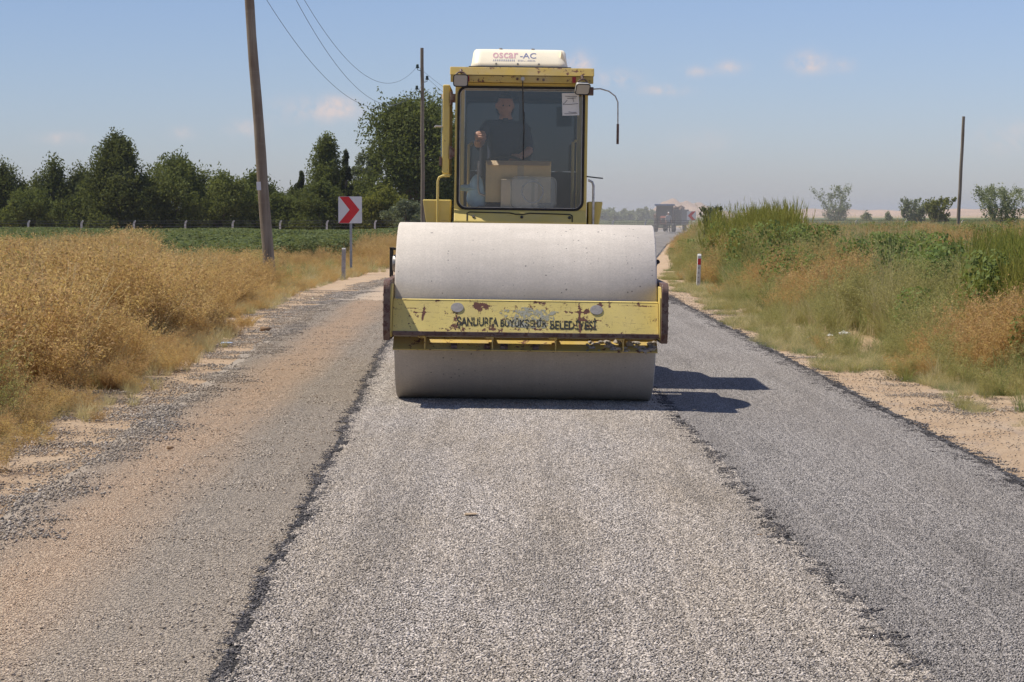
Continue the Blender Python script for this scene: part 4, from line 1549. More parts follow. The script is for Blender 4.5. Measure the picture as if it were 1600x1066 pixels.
w.box(-.25, .25, 1.25, 1.33, 1.0, 1.5)
w.build('seat', 'seat_vinyl', tr, .03)
pth = [(.17 * math.cos(t), .42 + .12 * math.sin(t), 1.52 + .10 * math.sin(t)) for t in np.linspace(0, 2 * math.pi, 16)]
w = MB().tube(pth, .018, 6, False)
w.tube([(0, .42, 1.52), (0, .2, 1.2)], .02, 6)
w.build('steering_wheel', 'black_rubber', tr)
MB().box(-.70, .70, .08, .11, 1.42, 2.31).build('windscreen', 'interior_grey', tr)
MB().box(-.70, .70, 1.38, 1.41, 1.0, 2.31).build('rear_panel', 'tractor_brown', tr)
for sx in (-1, 1):
    MB().box(sx * .74, sx * .77, .12, 1.36, 1.0, 2.0).build('side_panel', 'tractor_brown', tr)
MB().tube([(.28, -.7, 1.3), (.28, -.7, 2.0)], .035, 8).build('exhaust_pipe', 'dark_steel', tr)
tl = empty('farm_trailer', (tx + 1.05, TY + 3.9, 0), (0, 0, R(-14)))
tag(tl, 'dark grey farm trailer with high sides hitched behind the tractor', 'trailer')
MB().box(-1.05, 1.05, -1.8, 2.2, .60, .78).build('bed', 'dark_steel', tl, .01)
for sx in (-1, 1):
    MB().box(sx * 1.05 - .03, sx * 1.05 + .03, -1.77, 2.17, .785, 2.0).build('side_board', 'trailer_grey', tl, .01)
    w = MB()
    w.lathe_x([(sx * .78, .2), (sx * .78, .42), (sx * .82, .47), (sx * .98, .47), (sx * 1.02, .42), (sx * 1.02, .2)], 28, (.8, .47))
    q = w.build('wheel', 'tyre_rubber', tl)
    MB().lathe_x([(sx * .98, .22), (sx * .94, .001)], 20, (.8, .47)).build('rim', 'trailer_grey', q)
for y_ in (-1.80, 2.20):
    MB().box(-1.02, 1.02, y_ - .03, y_ + .03, .785, 2.0).build('end_board', 'trailer_grey', tl, .01)
MB().tube([(0, -1.8, .68), (0, -2.5, .62)], .05, 8).build('drawbar', 'dark_steel', tl)
w = MB()
for i in range(24):
    w.blob((rd.uniform(-.8, .8), rd.uniform(-1.5, 1.9), rd.uniform(1.75, 2.05)), rd.uniform(.2, .36), i, 1, .3)
tag(w.build('load', 'tractor_brown', tl), kind='stuff')


# ------------------------------------------------------------------ signs and posts
def chevron_sign(name, loc, flip, label, z0, z1, w_, post=True):
    r_ = empty(name, loc)
    h2 = (z1 - z0)
    w = MB()
    o_ = rrect(-w_ / 2, w_ / 2, z0, z1, .03, 4)
    w.prism_y(o_, -.006, .006)
    bd = w.build('panel', 'white_sign', r_)
    # arrow
    def P(u, v):
        return ((u - .5) * w_ * (-1 if flip else 1), -.0085, z0 + v * h2)
    pts = [P(.05, 1.0), P(.45, 1.0), P(.90, .5), P(.45, 0.0), P(.02, 0.0), P(.48, .5)]
    pts = [(x, y_, min(max(z, z0 + .006), z1 - .006)) for x, y_, z in pts]
    w = MB()
    w.add(pts, [(0, 1, 2, 5), (5, 2, 3, 4)])
    w.build('arrow', 'red_sign', bd)
    w = MB()
    w.box(-.015, .045, .010, .045, -.05, z1 - .08)
    w.box(-.015, -.009, .045, .065, -.05, z1 - .08)
    w.box(.039, .045, .045, .065, -.05, z1 - .08)
    w.build('post', 'galvanised', r_, .002)
    for zz in (z0 + .15, z1 - .15):
        MB().box(-.10, .13, .0065, .012, zz - .02, zz + .02).build('clamp', 'galvanised', r_)
    tag(r_, label, 'road sign')
    return r_


SY = 57
chevron_sign('chevron_sign', ((547.5 - 800) / F_PX * SY, SY, float(gz(-4.0))), False, 'square white sign with a red chevron on a steel post in dry grass', 1.29, 1.97, .60)
s2 = chevron_sign('chevron_sign', ((1080 - 800) / F_PX * 172, 172, 0), True, 'far white sign with a red chevron beside the tractor', 1.10, 1.80, .70)
s2.rotation_euler = (0, 0, R(8))
# delineator posts
GY = 52.5
w = MB()
r_ = empty('guide_post', ((536.5 - 800) / F_PX * GY, GY, float(gz(-4.0))), (0, R(1.2), 0))
w.prism_x([(-.035, -.05), (-.035, .70), (.0, .735), (.035, .70), (.035, -.05)], -.045, .045)
w.build('stake', 'post_grey', r_, .008)
MB().box(-.0465, -.0452, -.03, .03, .0, .70).build('ridge', 'post_grey', r_)
tag(r_, 'weathered grey guide post beside the chevron sign', 'post')
GY = 50.0
r_ = empty('guide_post', ((1091 - 800) / F_PX * GY, GY, float(gz(4.1))), (0, R(2.0), 0))
w = MB()
w.prism_x([(-.04, -.05), (-.04, .70), (.0, .745), (.04, .70), (.04, -.05)], -.042, .042)
w.build('stake', 'post_white', r_, .010)
MB().box(-.034, .034, -.0435, -.0405, .50, .635).build('reflector', 'red_sign', r_)
for z in (.10, .20, .30, .41):
    MB().box(-.026, .012, -.0425, -.0402, z, z + .03).build('scuff', 'post_grey', r_)
tag(r_, 'white guide post with a red reflector at the road edge', 'post')


# ------------------------------------------------------------------ utility poles and wires
def pole_mat():
    m = NT('pole_wood')
    o = m.obj()
    f1 = m.noise(m.mapping(o, (14, 14, .7)), 1.0, 6, .7)
    f2 = m.noise(m.mapping(o, (2, 2, 1.3)), 1.0, 4, .6)
    ringn = m.noise(m.mapping(o, (.6, .6, 9)), 1.0, 4, .7)
    c = m.mix(m.ramp(f1, .3, .7), (.17, .14, .105), (.32, .275, .215))
    c = m.mix(m.math('MULTIPLY', m.ramp(f2, .45, .7), .5), c, (.15, .10, .065))
    c = m.mix(m.math('MULTIPLY', m.ramp(ringn, .55, .7), .5), c, (.28, .25, .20))
    m.done(m.bsdf(c, .9, 0, m.bump(f1, .6, .02), .15))


pole_mat()


def pole(name, foot, top, r0, r1, label, group=None):
    r_ = empty(name, foot)
    f_, t_ = Vector((0, 0, -.3)), Vector(top) - Vector(foot)
    w = MB()
    n = 14
    pts = [f_.lerp(t_, k / n) + Vector((.007 * math.sin(k * 1.3), .007 * math.sin(k * 1.9), 0)) for k in range(n + 1)]
    w.tube(pts, [(r0 + (r1 - r0) * k / n) * (1 + .025 * math.sin(k * 2.7)) for k in range(n + 1)], 16)
    w.build('pole_shaft', 'pole_wood', r_)
    tag(r_, label, 'utility pole', group)
    return r_


P1Y, P2Y = 45.5, 88.0
p1f = px(424.5, 455, P1Y)
p1f.z = float(gz(p1f.x))
p1m = px(392.5, 0, P1Y)
p1t = p1f + (p1m - p1f) * (8.3 / 6.0)
p1 = pole('utility_pole', p1f, p1t, .122, .085, 'thick leaning wooden utility pole with a small white tag in dry weeds')
dirp = (p1t - p1f).normalized()
q_ = px(407.5, 291, P1Y)
MB().add([(q_.x - p1f.x - .055, -.132, q_.z - p1f.z - .085), (q_.x - p1f.x + .035, -.138, q_.z - p1f.z - .085), (q_.x - p1f.x + .025, -.130, q_.z - p1f.z + .085), (q_.x - p1f.x - .065, -.124, q_.z - p1f.z + .085)], [(0, 1, 2, 3)]).build('tag_plate', 'white_sign', p1)
p2b = px(661, 400, P2Y)
p2f = Vector((p2b.x, P2Y, 0))
p2t = px(660.3, 77, P2Y)
p2 = pole('utility_pole', p2f, p2t, .085, .065, 'slim wooden utility pole with three insulators in front of the big tree')
p3t = px(1503, 183, 148)
p3b = px(1495, 402, 148)
p3 = pole('utility_pole', Vector((p3b.x, 148, 0)), p3t, .125, .10, 'bare wooden pole without wires standing in the field')


def insulator(parent, foot, at, s=1.0):
    """hook and porcelain bell at a point given relative to the pole foot"""
    w = MB()
    a = Vector(at)
    w.tube([a + Vector((0, 0, -.06)), a + Vector((0, 0, -.03)), a + Vector((0, 0, .03)), a + Vector((0, 0, .075)), a + Vector((0, 0, .10))], [.055 * s, .07 * s, .05 * s, .055 * s, .03 * s], 12)
    i_ = w.build('insulator', 'porcelain', parent)
    w = MB()
    px_ = foot
    w.tube([Vector((foot, 0, a.z - .12)), Vector(((foot + a.x) / 2, 0, a.z - .15)), Vector((a.x, 0, a.z - .12)), a + Vector((0, 0, -.04))], .012, 6)
    w.build('hook', 'dark_steel', i_)


A2 = []
for (x_, y_) in ((653, 106), (668, 124), (652, 139)):
    q = px(x_, y_, P2Y)
    rel = q - p2f
    insulator(p2, (p2t.x - p2f.x) * rel.z / (p2t.z - p2f.z), rel)
    A2.append(q)
A1 = []
for dxp, dz_ in ((.24, 0.0), (.30, -.42), (-.25, -.80)):
    t = p1t + dirp * (dz_ - .35)
    rel = Vector((t.x - p1f.x + dxp, 0, t.z - p1f.z))
    insulator(p1, t.x - p1f.x, rel)
    A1.append(p1f + rel)


def wire(a, b_, sag, label):
    pts = []
    for k in range(41):
        t = k / 40
        p_ = a.lerp(b_, t)
        p_.z -= sag * 4 * t * (1 - t)
        pts.append(p_)
    o_ = MB().tube(pts, .0058, 5).build('overhead_wire', 'wire_metal')
    tag(o_, label, 'wire', 'overhead wires')


wire(A1[0] + Vector((0, 0, .02)), A2[0] + Vector((0, 0, .02)), 1.85, 'topmost sagging wire between the leaning pole and the slim pole')
wire(A1[1] + Vector((0, 0, .02)), A2[1] + Vector((0, 0, .02)), 2.15, 'middle sagging wire between the leaning pole and the slim pole')
wire(A1[2] + Vector((0, 0, .02)), A2[2] + Vector((0, 0, .02)), 1.85, 'lowest sagging wire between the leaning pole and the slim pole')
for i, a in enumerate(A2):
    b_ = px(900, 150 + 20 * i, 131)
    wire(a + Vector((0, .1, .02)), b_, 1.6, ('topmost', 'middle', 'lowest')[i] + ' wire running on from the slim pole behind the roller cab')
p4f = Vector((px(900, 300, 131).x + .05, 131.05, 0))
pole('utility_pole', p4f, p4f + Vector((0, 0, 9.0)), .11, .08, 'wooden utility pole hidden behind the roller cab')


# ------------------------------------------------------------------ fence
def fence(label, xs, Y0, Y1, xa, xb):
    r_ = empty('wire_fence', ((xs[0] - 800) / F_PX * Y0, Y0, 0))
    base = r_.location.copy()
    tops = []
    for i, x_ in enumerate(xs):
        Y = Y0 + (Y1 - Y0) * (x_ - xs[0]) / max(1, xs[-1] - xs[0])
        X = (x_ - 800) / F_PX * Y
        w = MB()
        p_ = Vector((X, Y, 0)) - base
        w.tube([p_ + Vector((0, 0, -.2)), p_ + Vector((0, 0, 1.02)), p_ + Vector((.03, 0, 1.12)), p_ + Vector((.10, 0, 1.21))], [.085, .075, .07, .06], 4)
        w.build('post', 'concrete_post', r_)
        tops.append(p_)
    a, b_ = tops[0], tops[-1]
    d_ = (b_ - a)
    a2 = a + d_ * ((xa - xs[0]) / (xs[-1] - xs[0]))
    b2 = a + d_ * ((xb - xs[0]) / (xs[-1] - xs[0]))
    for z in (.35, .6, .85, 1.05, 1.19):
        n = 40
        MB().tube([a2.lerp(b2, k / n) + Vector((0, 0, z + .015 * math.sin(k * 1.9 + z * 9))) for k in range(n + 1)], .011, 4).build('wire', 'fence_wire', r_)
    tag(r_, label, 'fence')


fence('wire fence on concrete posts running before the dark orchard trees', [-37, 45, 128, 210, 290, 364, 438, 511, 586, 660], 128, 134, -60, 700)
fence('wire fence on white concrete posts crossing the field beyond the pole', [957, 1008, 1092, 1175, 1255, 1336, 1414, 1502, 1585], 141, 133, 950, 1640)


# ------------------------------------------------------------------ vegetation: plant meshes
class Leafs:
    """numpy builder for many small quads / ribbons"""

    def __init__(s):
        s.V, s.F, s.T, s.n = [], [], [], 0

    def quads(s, C, U, W, tint):
        """centres C, half vectors U (length) and W (width): diamonds"""
        q = len(C)
        V = np.stack([C - U, C + W, C + U, C - W], 1).reshape(-1, 3)
        s.V.append(V)
        s.F.append(np.arange(q * 4).reshape(-1, 4) + s.n)
        s.n += q * 4
        s.T.append(tint)

    def ribbons(s, paths, width, tint):
        """paths (q, k, 3): tapering strips"""
        q, k, _ = paths.shape
        d_ = paths[:, -1] - paths[:, 0]
        rd_ = np.random.RandomState(q + k)
        r = rd_.randn(q, 3)
        w = np.cross(d_, r)
        w /= np.linalg.norm(w, axis=1, keepdims=True) + 1e-9
        t = np.linspace(1, .25, k)[None, :, None]
        W = w[:, None, :] * t * (np.asarray(width).reshape(-1, 1, 1) / 2)
        A, B = paths - W, paths + W
        V = np.stack([A, B], 2).reshape(-1, 3)
        i0 = (np.arange(q) * k * 2)[:, None] + (np.arange(k - 1) * 2)[None]
        Fq = np.stack([i0, i0 + 1, i0 + 3, i0 + 2], 2).reshape(-1, 4)
        s.V.append(V)
        s.F.append(Fq + s.n)
        s.n += len(V)
        s.T.append(np.repeat(tint, k - 1))

    def mesh(s, name, mat):
        return np_mesh(name, np.concatenate(s.V), np.concatenate(s.F), mat, np.clip(np.concatenate(s.T), 0, 1))


def unit(v):
    return v / (np.linalg.norm(v, axis=-1, keepdims=True) + 1e-9)


def dry_bush(mat, seed, h=1.0, rad=.38, stems=26, twigs=15, pods=5, droop=.0, podsize=.013):
    """wispy dried weed: stems, side twigs, seed pods"""
    rd_ = np.random.RandomState(seed)
    L = Leafs()
    a = rd_.rand(stems) * 6.283
    base = np.stack([np.cos(a), np.sin(a), np.zeros(stems)], 1) * (rd_.rand(stems, 1) ** .7) * rad * .45
    lean = np.stack([np.cos(a), np.sin(a)], 1) * (rd_.rand(stems, 1) * .9 + .1) * rad
    hh = h * (.55 + .45 * rd_.rand(stems))
    t = np.linspace(0, 1, 6)
    path = base[:, None, :] + np.concatenate([lean[:, None, :] * (t ** 1.6)[None, :, None], (hh[:, None] * (t - .10 * t ** 3)[None])[..., None]], 2)
    path[:, 1:] += rd_.randn(stems, 5, 3) * .014
    L.ribbons(path, .005 + .003 * rd_.rand(stems), .35 + .5 * rd_.rand(stems))
    # twigs
    q = stems * twigs
    si = np.repeat(np.arange(stems), twigs)
    tt = .22 + .76 * rd_.rand(q)
    f = tt * 5
    i0 = np.clip(f.astype(int), 0, 4)
    p0 = path[si, i0] + (path[si, i0 + 1] - path[si, i0]) * (f - i0)[:, None]
    az = rd_.rand(q) * 6.283
    d_ = unit(np.stack([np.cos(az), np.sin(az), .35 + .9 * rd_.rand(q) - droop], 1))
    ln = (.10 + .20 * rd_.rand(q)) * h * (1.15 - .6 * tt)
    mid = p0 + d_ * (ln * .5)[:, None] + rd_.randn(q, 3) * .012
    end = p0 + d_ * ln[:, None] + np.stack([np.zeros(q), np.zeros(q), .25 * ln], 1) + rd_.randn(q, 3) * .02
    tw = np.stack([p0, mid, end], 1)
    tint_t = .25 + .65 * rd_.rand(q)
    L.ribbons(tw, .0028 + .002 * rd_.rand(q), tint_t)
    # pods and dry leaflets
    k = q * pods
    ti = np.repeat(np.arange(q), pods)
    u = .15 + .9 * rd_.rand(k)
    C = tw[ti, 0] + (tw[ti, 2] - tw[ti, 0]) * u[:, None] + rd_.randn(k, 3) * .014
    U = unit(rd_.randn(k, 3) + np.array([0, 0, .6])) * (podsize * (.6 + rd_.rand(k)))[:, None]
    W = unit(np.cross(U, rd_.randn(k, 3))) * (podsize * .42 * (.6 + .8 * rd_.rand(k)))[:, None]
    L.quads(C, U, W, np.clip(tint_t[ti] + .3 * rd_.randn(k), 0, 1))
    return L.mesh('weed', mat)


def grass_tuft(mat, seed, h=.6, rad=.12, blades=70, width=.007, bend=.6):
    rd_ = np.random.RandomState(seed)
    L = Leafs()
    a = rd_.rand(blades) * 6.283
    base = np.stack([np.cos(a), np.sin(a), np.zeros(blades)], 1) * (rd_.rand(blades, 1)) * rad
    a2 = a + rd_.randn(blades) * .8
    hh = h * (.45 + .55 * rd_.rand(blades))
    out = hh * bend * (.15 + .85 * rd_.rand(blades) ** 1.3)
    t = np.linspace(0, 1, 6)
    hor = (t ** 1.9)[None] * out[:, None]
    ver = hh[:, None] * (t[None] - (.42 * (out / hh))[:, None] * (t ** 3)[None])
    path = base[:, None, :] + np.stack([np.cos(a2)[:, None] * hor, np.sin(a2)[:, None] * hor, ver], 2)
    L.ribbons(path, width * (.6 + .8 * rd_.rand(blades)), rd_.rand(blades))
    return L.mesh('grass', mat)


def plume(mat, seed, h=1.3, rad=.35, stems=30, twigs=26):
    """feathery upright shrub of fine green sprays"""
    rd_ = np.random.RandomState(seed)
    L = Leafs()
    a = rd_.rand(stems) * 6.283
    base = np.stack([np.cos(a), np.sin(a), np.zeros(stems)], 1) * rd_.rand(stems, 1) * rad * .5
    hh = h * (.6 + .4 * rd_.rand(stems))
    t = np.linspace(0, 1, 5)
    lean = np.stack([np.cos(a), np.sin(a)], 1) * rd_.rand(stems, 1) * rad
    path = base[:, None, :] + np.concatenate([lean[:, None, :] * (t ** 1.4)[None, :, None], (hh[:, None] * t[None])[..., None]], 2)
    L.ribbons(path, np.full(stems, .006), .3 + .4 * rd_.rand(stems))
    q = stems * twigs
    si = np.repeat(np.arange(stems), twigs)
    tt = .12 + .88 * rd_.rand(q)
    f = np.clip(tt * 4, 0, 3.999)
    i0 = f.astype(int)
    p0 = path[si, i0] + (path[si, i0 + 1] - path[si, i0]) * (f - i0)[:, None]
    az = rd_.rand(q) * 6.283
    d_ = unit(np.stack([np.cos(az) * .55, np.sin(az) * .55, .9 + .5 * rd_.rand(q)], 1))
    ln = (.10 + .12 * rd_.rand(q)) * (1.25 - tt * .8)
    tw = np.stack([p0, p0 + d_ * (ln * .5)[:, None], p0 + d_ * ln[:, None] + np.array([0, 0, .02])], 1)
    L.ribbons(tw, .010 + .006 * rd_.rand(q), rd_.rand(q))
    return L.mesh('plume', mat)


def leafy(mat, seed, h=1.0, rad=.35, leaves=170, size=.055):
    """broad-leaved plant such as cotton"""
    rd_ = np.random.RandomState(seed)
    L = Leafs()
    st = 7
    a = rd_.rand(st) * 6.283
    t = np.linspace(0, 1, 5)
    lean = np.stack([np.cos(a), np.sin(a)], 1) * rd_.rand(st, 1) * rad
    path = np.concatenate([lean[:, None, :] * t[None, :, None], (h * (.7 + .3 * rd_.rand(st)))[:, None, None] * t[None, :, None]], 2)
    L.ribbons(path, np.full(st, .010), np.full(st, .3))
    u = rd_.rand(leaves)
    z = h * (.22 + .78 * u ** .7)
    az = rd_.rand(leaves) * 6.283
    rr = rad * (.35 + .65 * np.sqrt(rd_.rand(leaves))) * np.sin(np.clip(z / h, .15, 1) * 2.6) ** .6
    C = np.stack([np.cos(az) * rr, np.sin(az) * rr, z], 1)
    nrm_ = unit(np.stack([np.cos(az) * .5, np.sin(az) * .5, np.full(leaves, .9)], 1) + rd_.randn(leaves, 3) * .45)
    U = unit(np.cross(nrm_, rd_.randn(leaves, 3))) * (size * (.6 + .7 * rd_.rand(leaves)))[:, None]
    W = unit(np.cross(nrm_, U)) * (size * .8 * (.6 + .6 * rd_.rand(leaves)))[:, None]
    L.quads(C, U, W, rd_.rand(leaves))
    return L.mesh('leafy_plant', mat)


SETS = {}


def plant_set(name, meshes):
    SETS[name] = meshes


plant_set('straw', [dry_bush('dry_straw', 100 + i, 1.0, .40, 26, 15, 6) for i in range(6)])
plant_set('red', [dry_bush('dry_red', 120 + i, .9, .36, 22, 14, 6) for i in range(4)])
plant_set('orange', [dry_bush('dry_orange', 130 + i, .7, .36, 22, 13, 6) for i in range(3)])
plant_set('strawgrass', [grass_tuft('straw_grass', 140 + i, .75, .14, 80, .006, .6) for i in range(5)])
plant_set('olive', [grass_tuft('olive_grass', 150 + i, .8, .16, 90, .008, .7) for i in range(5)])
plant_set('olivebush', [dry_bush('olive_grass', 155 + i, .95, .38, 24, 14, 6, 0, .012) for i in range(4)])
plant_set('green', [grass_tuft('green_grass', 160 + i, .7, .15, 90, .009, .75) for i in range(5)])
plant_set('bluegreen', [grass_tuft('bluegreen_grass', 170 + i, .45, .16, 80, .008, .8) for i in range(4)])
plant_set('plume', [plume('feathery_green', 180 + i) for i in range(5)])
plant_set('broad', [leafy('broad_leaf', 190 + i, .95, .36, 330, .034) for i in range(4)])
plant_set('cotton', [leafy('cotton_leaf', 200 + i, 1.0, .48, 380, .045) for i in range(5)])
ORDER = ['straw', 'red', 'orange', 'strawgrass', 'olive', 'olivebush', 'green', 'bluegreen', 'plume', 'broad', 'cotton']


def plant(name, P, kinds, scl, seed, label, cat):
    """P (n,2) feet, kinds list of set names per point, scl (n,2): width and height factors"""
    rd_ = np.random.RandomState(seed)
    used = [k for k in ORDER if k in set(kinds)]
    meshes, start = [], {}
    for k in used:
        start[k] = len(meshes)
        meshes += SETS[k]
    idx = np.array([start[k] + rd_.randint(len(SETS[k])) for k in kinds])
    n = len(P)
    rot = np.stack([rd_.randn(n) * .09, rd_.randn(n) * .09, rd_.rand(n) * 6.283], 1)
    S = np.stack([scl[:, 0], scl[:, 0], scl[:, 1]], 1)
    Q = np.concatenate([P, (gz(P[:, 0]) - .035)[:, None]], 1)
    return scatter(name, meshes, Q, rot, S, idx, label, cat)


def in_view(X, Y, m_=1.0):
    return np.abs(X) < .2285 * Y + m_


# trodden spots: round the guide post and where litter lies the growth is short
BARE = [(4.16, 50.0, .45, 5.0), (3.85, 29.2, .35, 1.6), (4.2, 29.6, .40, 1.8), (4.42, 29.9, .45, 2.0), (-3.95, 52.5, .30, 3.0), (-4.1, 57, .25, 1.5)]


def not_bare(X, Y):
    k = np.ones(len(X), bool)
    for (x_, y_, w_, l_) in BARE:
        k &= ~((np.abs(X - x_) < w_) & (Y < y_ + .25) & (Y > y_ - l_))
    return k


def spread(n, x0, x1, y0, y1, rd_):
    return x0 + (x1 - x0) * rd_.rand(n), y0 + (y1 - y0) * rd_.rand(n)


# left: tall dry weeds
rd_ = np.random.RandomState(11)
X, Y = spread(60000, -16, -2, 12, 62, rd_)
dist = weed_l(Y) + .12 * np.sin(Y * 1.9) - X                   # metres in from the edge
dens = np.where(Y < 26, 7.5, np.where(Y < 40, 5.5, 4.5)) / (60000 / (14 * 50))
gap = vnoise(X, Y, .95, 41)
k = (dist > 0) & in_view(X, Y, 1.2) & (rd_.rand(len(X)) < dens * np.clip((gap - .18) * 2.4, .06, 1.35)) & not_bare(X, Y)
X, Y, dist = X[k], Y[k], dist[k]
n1 = vnoise(X, Y, 2.2, 1)
n2 = vnoise(X, Y, 4.5, 2)
n3 = vnoise(X, Y, 1.1, 3)
hgt = np.clip(.55 + dist * .85, 0, 1.12) * (.66 + .62 * n2) * (.88 + .24 * rd_.rand(len(X)))
pxl = 800 + X / Y * F_PX
cap_ = np.where(pxl > 235, np.clip(1.12 - .010 * (Y - 22), .78, 1.15), 1.28)
cap_ = np.where(Y > 40, cap_ * np.where(pxl > 235, .95, 1.0), cap_)
hgt = np.minimum(hgt, cap_ * (.85 + .3 * rd_.rand(len(X))))
kinds = []
for i in range(len(X)):
    r = rd_.rand()
    if Y[i] > 40 and pxl[i] > 425:
        kinds.append('olive' if r < .42 else ('strawgrass' if r < .75 else ('orange' if dist[i] < .9 and r < .9 else 'green')))
        hgt[i] *= .8
    elif n1[i] > .48 and r < .55:
        kinds.append('red' if r < .3 else 'orange')
        hgt[i] *= 1.0 if r < .3 else 1.3
    elif n3[i] > .74 and r < .45:
        kinds.append('olivebush')
    elif dist[i] < .5 and r < .25:
        kinds.append('red' if r < .15 else 'strawgrass')
    else:
        kinds.append('straw' if r < .90 else 'strawgrass')
        if r > .90:
            hgt[i] *= 1.55
W_ = np.clip(hgt, .55, 1.1) * (1.0 + .45 * rd_.rand(len(X)))
plant('dry_weeds', np.stack([X, Y], 1), kinds, np.stack([W_, hgt], 1), 1, 'tall straw-coloured dry weeds beside the dusty lane', 'weeds')

# left edge: low dry tufts, and green patches near the far bend
rd_ = np.random.RandomState(12)
Y = 12 + 50 * rd_.rand(2600)
X = weed_l(Y) + .10 - .45 * rd_.rand(2600) + .5 * rd_.rand(2600) ** 3
k = in_view(X, Y) & (vnoise(X, Y, .9, 5) > .38)
X, Y = X[k], Y[k]
kinds = ['strawgrass' if rd_.rand() < .6 else ('orange' if Y[i] > 38 or rd_.rand() < .5 else 'red') if not (Y[i] > 33 and rd_.rand() < .3) else 'bluegreen' for i in range(len(X))]
h_ = .12 + .28 * rd_.rand(len(X))
plant('low_dry_grass', np.stack([X, Y], 1), kinds, np.stack([h_ * 1.4, h_], 1), 2, 'low dry tufts along the edge of the gravel', 'grass')

# rusty dry weeds on the bend behind the chevron sign, and beyond
rd_ = np.random.RandomState(13)
X, Y = spread(9000, -14, 6, 57, 84, rd_)
dist = weed_l(Y) - X
k = (dist > 0) & (dist < 3.4) & (rd_.rand(len(X)) < .34)
X, Y, dist = X[k], Y[k], dist[k]
pxl = 800 + X / Y * F_PX
kinds = []
for i in range(len(X)):
    r = rd_.rand()
    kinds.append('orange' if r < .35 else 'red' if r < .5 else 'straw' if r < .75 else 'olive')
h_ = np.clip(.35 + .35 * dist, .3, .98) * (.75 + .4 * rd_.rand(len(X))) * np.where(pxl > 560, 1.0, .72)
plant('dry_weeds', np.stack([X, Y], 1), kinds, np.stack([np.clip(h_, .5, 1), h_], 1), 3, 'rusty brown dry weeds behind the chevron sign', 'weeds')

# cotton field on the left
rd_ = np.random.RandomState(14)
X, Y = spread(26000, -33, 4, 50, 127, rd_)
k = (X < weed_l(Y) - np.where(Y < 60, 2.2, 2.4)) & in_view(X, Y, 1.5) & (rd_.rand(len(X)) < .42)
X, Y = X[k], Y[k]
h_ = (.58 + .26 * vnoise(X, Y, 5, 9) + .16 * rd_.rand(len(X))) * np.interp(Y, [50, 64, 90, 127], [.9, 1.0, 1.0, .88])
plant('cotton_crop', np.stack([X, Y], 1), ['cotton'] * len(X), np.stack([.9 + .3 * rd_.rand(len(X)), h_], 1), 4, 'green cotton crop in front of the wire fence', 'crop')

# right verge: mixed green and dry growth, taller away from the road
rd_ = np.random.RandomState(15)
X, Y = spread(120000, 3, 34, 15, 128, rd_)
dist = X - (weed_r(Y) + .15 * np.sin(Y * 1.3) + .1 * np.sin(Y * 3.1))
dens = np.interp(Y, [15, 30, 50, 80, 128], [13, 9.5, 6.0, 3.6, 2.2]) / (120000 / (31 * 113))
k = (dist > 0) & in_view(X, Y, 1.0) & (rd_.rand(len(X)) < dens) & not_bare(X, Y)
X, Y, dist = X[k], Y[k], dist[k]
n1, n2, n3, n4 = vnoise(X, Y, 2.6, 21), vnoise(X, Y, 1.2, 22), vnoise(X, Y, 4.0, 23), vnoise(X, Y * .6, 3.2, 24)
pxl = 800 + X / Y * F_PX
hgt = np.clip(.30 + dist * .42, 0, 1.15) * (.75 + .5 * n3) * (.8 + .4 * rd_.rand(len(X)))
hgt = np.where((Y > 45) & (pxl < 1240), np.clip(.45 + dist * .75, 0, 1.45) * (.75 + .45 * n3), hgt)
wid = np.clip(hgt, .45, 1.0) * 1.05
kinds = []
for i in range(len(X)):
    r = rd_.rand()
    d_ = dist[i]
    if pxl[i] > 1490 + 70 * n2[i] and 24 < Y[i] < 44 and d_ > 2.0 and r < .62:
        kinds.append('plume')
        hgt[i] = .74 + .42 * rd_.rand()
        wid[i] = .9
    elif 50 < Y[i] < 90 and pxl[i] < 1260 and d_ > .8 and n2[i] > .48 and r < .6:
        kinds.append('plume' if r < .30 else 'broad' if r < .42 else 'olivebush')
        hgt[i] = max(hgt[i], .70 + .65 * rd_.rand())
    elif d_ < .9 and Y[i] < 60:
        kinds.append('bluegreen' if r < .22 else 'strawgrass' if r < .46 else 'green' if r < .56 else 'olivebush' if r < .72 else 'orange' if n1[i] > .5 else 'olive')
    elif n1[i] > .60:
        kinds.append('red' if r < .28 else 'orange' if r < .48 else 'straw' if r < .80 else 'strawgrass')
    elif n2[i] > .62:
        kinds.append('green' if r < .6 else 'bluegreen' if r < .8 else 'broad')
    elif n4[i] > .62 and d_ > 1.5:
        kinds.append('broad' if r < .16 else 'green' if r < .7 else 'olive')
    else:
        kinds.append('olive' if r < .30 else 'olivebush' if r < .52 else 'strawgrass' if r < .80 else 'green')
        if .52 < r < .58:
            hgt[i] *= 1.7
plant('verge_growth', np.stack([X, Y], 1), kinds, np.stack([wid, hgt], 1), 5, 'mixed green and dry weeds on the verge opposite the leaning pole', 'weeds')

# low mat at the verge edge
rd_ = np.random.RandomState(16)
Y = 15 + 50 * rd_.rand(5200)
X = weed_r(Y) + .35 - .75 * rd_.rand(5200) ** 1.6 + .15 * np.sin(Y * 1.3)
k = in_view(X, Y) & (vnoise(X, Y, 1.1, 31) > .40)
X, Y = X[k], Y[k]
kinds = ['bluegreen' if rd_.rand() < .55 else 'strawgrass' if rd_.rand() < .7 else 'olive' for _ in X]
h_ = .08 + .14 * rd_.rand(len(X))
plant('low_green_grass', np.stack([X, Y], 1), kinds, np.stack([h_ * 2.2, h_ * 1.2], 1), 6, 'low grey-green grass creeping onto the sandy shoulder', 'grass')

